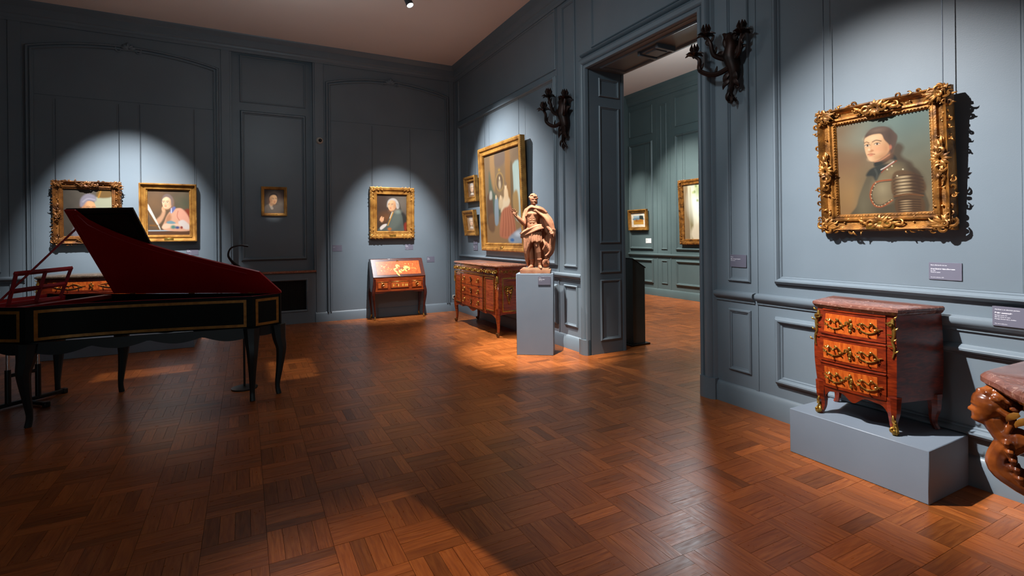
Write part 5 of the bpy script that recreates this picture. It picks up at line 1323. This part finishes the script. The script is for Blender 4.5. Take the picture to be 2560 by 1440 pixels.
# ------------------------------------------------------------------ carved console table cut by the right edge
ct = thing('console_table', 'carved console table with a woman head bracket and thick marble top', 'console table', (XR - .03, .42, 0), (0, 0, RW))
# local x right = -Y, left end at x=-.72 (Y=1.14); y into the wall, front at about y=-.6..-.88
def topo(t):
    a = [(-.72, 0), (-.725, -.2), (-.735, -.45), (-.73, -.54), (-.69, -.60), (-.63, -.66), (-.55, -.76), (-.45, -.85), (-.25, -.90), (0, -.91)]
    return np.array(a + [(-x, y) for x, y in a[-2::-1]])
o_ = crv(topo(0), 3); rows = []
for sc_, z in ((.945, .735), (.975, .741), (.985, .752), (1.0, .762), (1.0, .785), (.985, .798), (.97, .806)): rows.append([(p[0] * sc_, p[1] * sc_, z) for p in o_])
mb = MB().grid(np.array(rows), cv=True); n = len(o_); mb.f.append(tuple(range(n))); mb.f.append(tuple(6 * n + i for i in range(n))); mb.build('marble_top', REDMARB, ct)
fz = MB().slab([[(p[0] * .90, p[1] * .90, .737), (p[0] * .87, p[1] * .87, .655)] for p in o_], (0, .02, 0)).build('frieze', CARVEDG, ct)
mb = MB()
for i in range(4, len(o_) - 4, 2):
    p = o_[i] * .905; leaf(mb, p[0], .71, random.uniform(0, 6.28), .07, .018, p[1], random.uniform(-1, 1)); mb.ell((p[0], p[1], .69 + .03 * (i % 4 == 0)), (.022, .016, .02), 6, 8)
    leaf(mb, p[0], .66, random.choice((3.6, 5.6)), .08, .018, p[1], .8)
tag(mb.build('frieze_carving', CARVEDG, fz), kind='stuff')
for sx in (-1, 1):
    m_ = MB(); X = sx * .685
    hc = np.array((X, -.60, .655)); fd = np.array((sx * .92, -.38, 0)); sd = np.array((.38 * sx, .92, 0))
    Mh = np.column_stack([fd, sd, (0, 0, 1)])
    def H_(f_, s_, z): return hc + fd * f_ + sd * s_ + np.array((0, 0, z))
    head_solid(m_, H_(.0, 0, -.088), fd, sd, np.array((0, 0, 1)), .168)
    for k in range(46):     # waved hair drawn back
        a = random.uniform(0, 6.28); e = random.uniform(.15, 1.4); d = np.array((math.cos(a) * math.cos(e), math.sin(a) * math.cos(e), math.sin(e)))
        if d[0] > .35 and d[2] < .78: continue
        p = H_(*(d * np.array((.082, .072, .090)) - np.array((.012, 0, 0)))); q = p - fd * .034 + np.array((0, 0, -.012)); m_.tube([p, (p + q) / 2 + sd * .006, q], [.010, .019, .010], 6)
    for k in range(7): blob_tube(m_, [H_(-.04, -.045 + .015 * k, .0), H_(-.085, -.04 + .013 * k, -.04), H_(-.07, -.04 + .013 * k, -.10)], [.016, .018, .010], 7, 3)
    blob_tube(m_, [H_(-.02, 0, -.05), H_(-.045, 0, -.10), H_(-.085, 0, -.145)], [.052, .046, .06], 10, 4)
    # volute bracket leg running back to the floor
    pth = [H_(-.10, 0, -.14), H_(-.05, 0, -.21), H_(-.045, 0, -.28), H_(-.12, 0, -.33), H_(-.26, .0, -.40), H_(-.36, .02, -.50), H_(-.36, .04, -.60), H_(-.32, .05, -.645)]
    blob_tube(m_, pth, [.060, .046, .050, .058, .055, .045, .040, .035], 10, 4)
    for k in range(3): m_.ell(H_(-.03 - .02 * k, .03 - .03 * k, -.285 + .008 * k), .024, 6, 8)
    for k in range(10):
        t = k / 9; p = H_(-.07 - .05 * t, (.04 if k % 2 else -.04), -.13 - .17 * t); m_.tube([p, p + np.array((0, -.02, -.02)), p + np.array((0, -.01, -.05))], [.010, .018, .006], 6)
    link('figure_bracket', remesh(m_, .0045, 1), CARVED, ct)
    MB().box(X * .5 - .06, X * .5 + .06, -.52, -.36, 0, .03, .008).build('foot_block', CARVED, ct)
m_ = MB(); blob_tube(m_, [(-.40, -.42, .20), (0, -.46, .24), (.40, -.42, .20)], [.03, .05, .03], 10, 5)
m_.build('stretcher', CARVED, ct)
MB().box(-.66, .66, -.06, 0, .60, .752, .004).build('back_rail', CARVED, ct)
for sx in (-1, 1): MB().box(sx * .6 - .03, sx * .6 + .03, -.06, 0, 0, .60, .006).build('back_leg', CARVED, ct)

# ------------------------------------------------------------------ lectern in the next room
lc = thing('lectern', 'slim dark lectern with sloping top just inside the doorway', 'lectern', (4.71, 5.50, 0))
MB().prism([(-.105, .02), (.105, .02), (.105, 1.045), (-.105, 1.165)], lambda p, q, t: (p, t, q), -.22, .24).build('body', LECT, lc)
MB().slab([[(-.115, -.23, 1.168), (-.115, .25, 1.168)], [(.115, -.23, 1.037), (.115, .25, 1.037)]], (0, 0, .012)).build('reading_board', BLACKL, lc)
MB().box(-.16, .17, -.25, .27, 0, .022, .004).build('base_plate', BLACK, lc)

# ------------------------------------------------------------------ information cards
def text_mesh(body, size, bold=False):
    cu = bpy.data.curves.new('t', 'FONT'); cu.body = body; cu.size = size; cu.offset = size * (.03 if bold else .008)
    o = bpy.data.objects.new('t', cu); col.objects.link(o)
    me = bpy.data.meshes.new_from_object(o.evaluated_get(bpy.context.evaluated_depsgraph_get()))
    bpy.data.objects.remove(o); bpy.data.curves.remove(cu)
    me.transform(Matrix.Rotation(math.pi / 2, 4, 'X'))
    return me
def card(label, loc, rz, W, H, lines, mat=CARD, ink=None, group=None):
    """loc: lower centre of the card on its wall"""
    th = thing('information_card', label, 'information card', loc, (0, 0, rz), group)
    MB().box(-W / 2, W / 2, -.006, 0, 0, H, .001).build('card', mat, th)
    for t, z, sz, b in lines:
        me = text_mesh(t, sz, b); o = link('lettering', me, ink or INK, th); o.location = (-W / 2 + W * .065, -.0066, z * H)
TB = [("Maurice Quentin", .80, .0095, 0), ("Portrait en armure", .60, .0115, 1), ("vers 1750", .50, .008, 0), ("Pastel sur papier", .41, .008, 0), ("Don, collection", .12, .0065, 0)]
TS = [("Pastel", .80, .010, 0), ("Portrait", .60, .013, 1), ("Pastel sur papier", .47, .009, 0), ("Don, collection", .12, .008, 0)]
card('grey card to the lower right of the armour portrait', (XR - .004, 1.513, 1.20), RW, .166, .106, [("Pierre Bernardin du Lac", .82, .0085, 0), ("Henri David de Saint d'Argenson", .60, .0092, 1), ("En 1763", .50, .0075, 0), ("Pastel sur papier", .41, .0075, 0), ("Don de la collection, 1929", .12, .0062, 0)])
card('grey card below the panel moulding at the right picture edge', (XR - .05, 1.195, .965), RW, .165, .110, [("Attribue a un ebeniste parisien", .82, .0085, 0), ("Petite commode", .64, .011, 1), ("Epoque Louis XV", .53, .0075, 0), ("Bati de chene et sapin", .44, .0075, 0), ("Placage, bronze dore, marbre", .34, .0075, 0), ("Don de la collection", .10, .0065, 0)])
card('dark grey card on the narrow strip right of the doorway', (XR - .003, 2.983, 1.205), RW, .165, .108, [("France", .78, .009, 0), ("Paire de bras de lumiere", .62, .010, 1), ("Bronze patine", .50, .008, 0)])
card('grey card under the portrait of the woman in pink', (-.75, YB - .007, 1.238), 0, .165, .110, TS)
card('dark grey card left of the powdered wig portrait', (1.468, YB - .007, 1.246), 0, .165, .115, [("Bureau", .62, .012, 0)])
card('grey card at the lower right of the powdered wig portrait', (2.795, YB - .007, 1.248), 0, .155, .108, TS)
card('grey card right of the slant front desk', (3.225, YB - .007, .993), 0, .155, .112, [("Bureau", .72, .012, 0), ("de pente", .55, .013, 1), ("Marqueterie", .42, .009, 0)])
card('upper of two cards under the framed head studies', (XR - .006, 8.64, 1.340), RW, .19, .095, TS)
card('lower of two cards under the framed head studies', (XR - .006, 8.64, 1.235), RW, .19, .095, TS)
th = None
ux, uy = math.cos(PA), math.sin(PA)
card('grey card on the front of the tall pedestal', (PED[0] + ux * .125 + uy * .002, PED[1] + uy * .125 - ux * .002, .88), PA, .155, .105, [("France", .80, .010, 0), ("Apollon drape", .62, .013, 1), ("Terre cuite", .48, .009, 0)])
card('white card under the harvest landscape in the room beyond', (XN - .006, 9.565, 1.275), RW, .195, .118, [("Paysage", .72, .014, 0), ("Huile sur toile", .50, .012, 0), ("Don", .2, .010, 0)], CARDW, INKD)

# ------------------------------------------------------------------ dome camera, socket, spotlight
dm = thing('security_camera', 'small cream dome camera on the stile beside the niche', 'camera', (1.185, YB - .014, 3.222))
MB().lathe([(0, 0), (.058, 0), (.060, -.012), (.056, -.03), (.046, -.048), (.032, -.058), (.028, -.060)], (0, 0, 0), 28, 'y').build('housing', CREAMP, dm)
MB().lathe([(.030, -.058), (.030, -.064), (.022, -.078), (.010, -.084), (0, -.085)], (.006, 0, -.004), 24, 'y').build('lens', DARKGL, dm)
MB().lathe([(.028, -.056), (.033, -.064), (.036, -.064), (.036, -.054)], (.006, 0, -.004), 24, 'y').build('lens_ring', CREAMP, dm)
so = thing('wall_socket', 'small white wall socket in the corner behind the long commode', 'socket', (3.71, YB - .015, .24))
MB().box(-.04, .04, -.010, 0, 0, .08, .004).build('plate', CREAMP, so)
MB().lathe([(.0, -.010), (.024, -.010), (.026, -.013), (.022, -.0135), (.018, -.011), (0, -.011)], (0, 0, .04), 20, 'y').build('outlet', DARKGL, so)
sp = thing('ceiling_spotlight', 'grey cylindrical ceiling spotlight glowing at the top edge', 'spotlight', (2.03, 6.86, ZC))
MB().lathe([(0, 0), (.05, 0), (.05, -.02), (.012, -.03), (.012, -.06), (0, -.06)], n=20).build('mount', CREAMP, sp)
dv = (Vector((2.2, 9.5, 1.4)) - Vector((2.03, 6.86, 4.75))); q = Vector((.25, -.35, -.9)).to_track_quat('-Z', 'Y')
b_ = MB().lathe([(.0, .07), (.045, .07), (.05, .06), (.05, -.07), (.044, -.07), (.044, -.055)], n=24).build('barrel', STEEL, sp)
b_.location = (0, 0, -.125); b_.rotation_euler = q.to_euler()
l_ = MB().lathe([(.0, -.056), (.043, -.056), (.044, -.05), (0, -.05)], n=24).build('lens', LENS, sp)
l_.location = (0, 0, -.125); l_.rotation_euler = q.to_euler()

# spotlight above the near floor, with an unseen blade added to cut its pool
BD = Vector((.35, 2.1, 4.62)); PA1, PA2 = Vector((.757, 3.196, 0)), Vector((1.042, 1.976, 0)); dd_ = (PA2 - PA1).normalized()
bd = thing('ceiling_spotlight', 'unseen ceiling spotlight with an added blade cutting its light on the near floor', 'spotlight', (.35, 2.1, ZC))
MB().lathe([(0, 0), (.05, 0), (.05, -.02), (.012, -.03), (.012, -.10), (0, -.10)], n=20).build('mount', CREAMP, bd)
MB().lathe([(.0, -.09), (.05, -.09), (.055, -.10), (.055, -.24), (.05, -.24)], n=24).build('barrel', STEEL, bd)
F_ = .14; a1, a2 = BD + (PA1 + dd_ * -1.6 - BD) * F_, BD + (PA2 + dd_ * 2.0 - BD) * F_; pn = Vector((-dd_.y, dd_.x, 0)); pn = pn if pn.x > 0 else -pn
O_ = Vector((.35, 2.1, ZC)); P = [[tuple(a1 - O_), tuple(a1 + pn * .30 - O_)], [tuple(a2 - O_), tuple(a2 + pn * .30 - O_)]]
MB().slab(P, (0, 0, .003)).build('light_blade', BLACK, bd)
MB().tube([(.05, 0, -.2), tuple((a1 + a2) / 2 + pn * .1 - O_)], .006, 6).build('blade_arm', BLACK, bd)

# unseen projectors above the harpsichord, added with plates that shape floor light patches
def add_projector(label, L_, x0, x1, y0, y1):
    th = thing('added_projector', label, 'spotlight', (L_[0], L_[1], ZC))
    MB().lathe([(0, 0), (.05, 0), (.05, -.02), (.012, -.02), (.012, -.03), (0, -.03)], n=20).build('mount', CREAMP, th)
    MB().lathe([(.0, -.03), (.05, -.03), (.055, -.035), (.055, -.14), (.05, -.14)], n=24).build('barrel', STEEL, th)
    F = .06; z = L_[2] * (1 - F) - ZC; q = lambda v, k: (v - L_[k]) * F; a, b, c, d = q(x0, 0), q(x1, 0), q(y0, 1), q(y1, 1); o = .20
    for nm, bx in (('light_mask', (-o, a, -o, o)), ('light_mask', (b, o, -o, o)), ('light_mask', (a, b, -o, c)), ('light_mask', (a, b, d, o))):
        MB().box(*bx, z - .002, z + .002).build(nm, BLACK, th, 0)
    for sx in (-1, 1): MB().tube([(sx * .052, 0, -.1), (sx * .15, 0, z + .002)], .005, 6).build('arm', BLACK, th)
add_projector('unseen spotlight above the harpsichord tail, added to shape a floor patch', (.55, 5.30, 4.78), .22, .70, 5.85, 6.80)
add_projector('unseen spotlight behind the raised harpsichord lid, added to shape a floor patch', (-.90, 5.60, 4.78), -1.46, -.55, 6.78, 7.20)
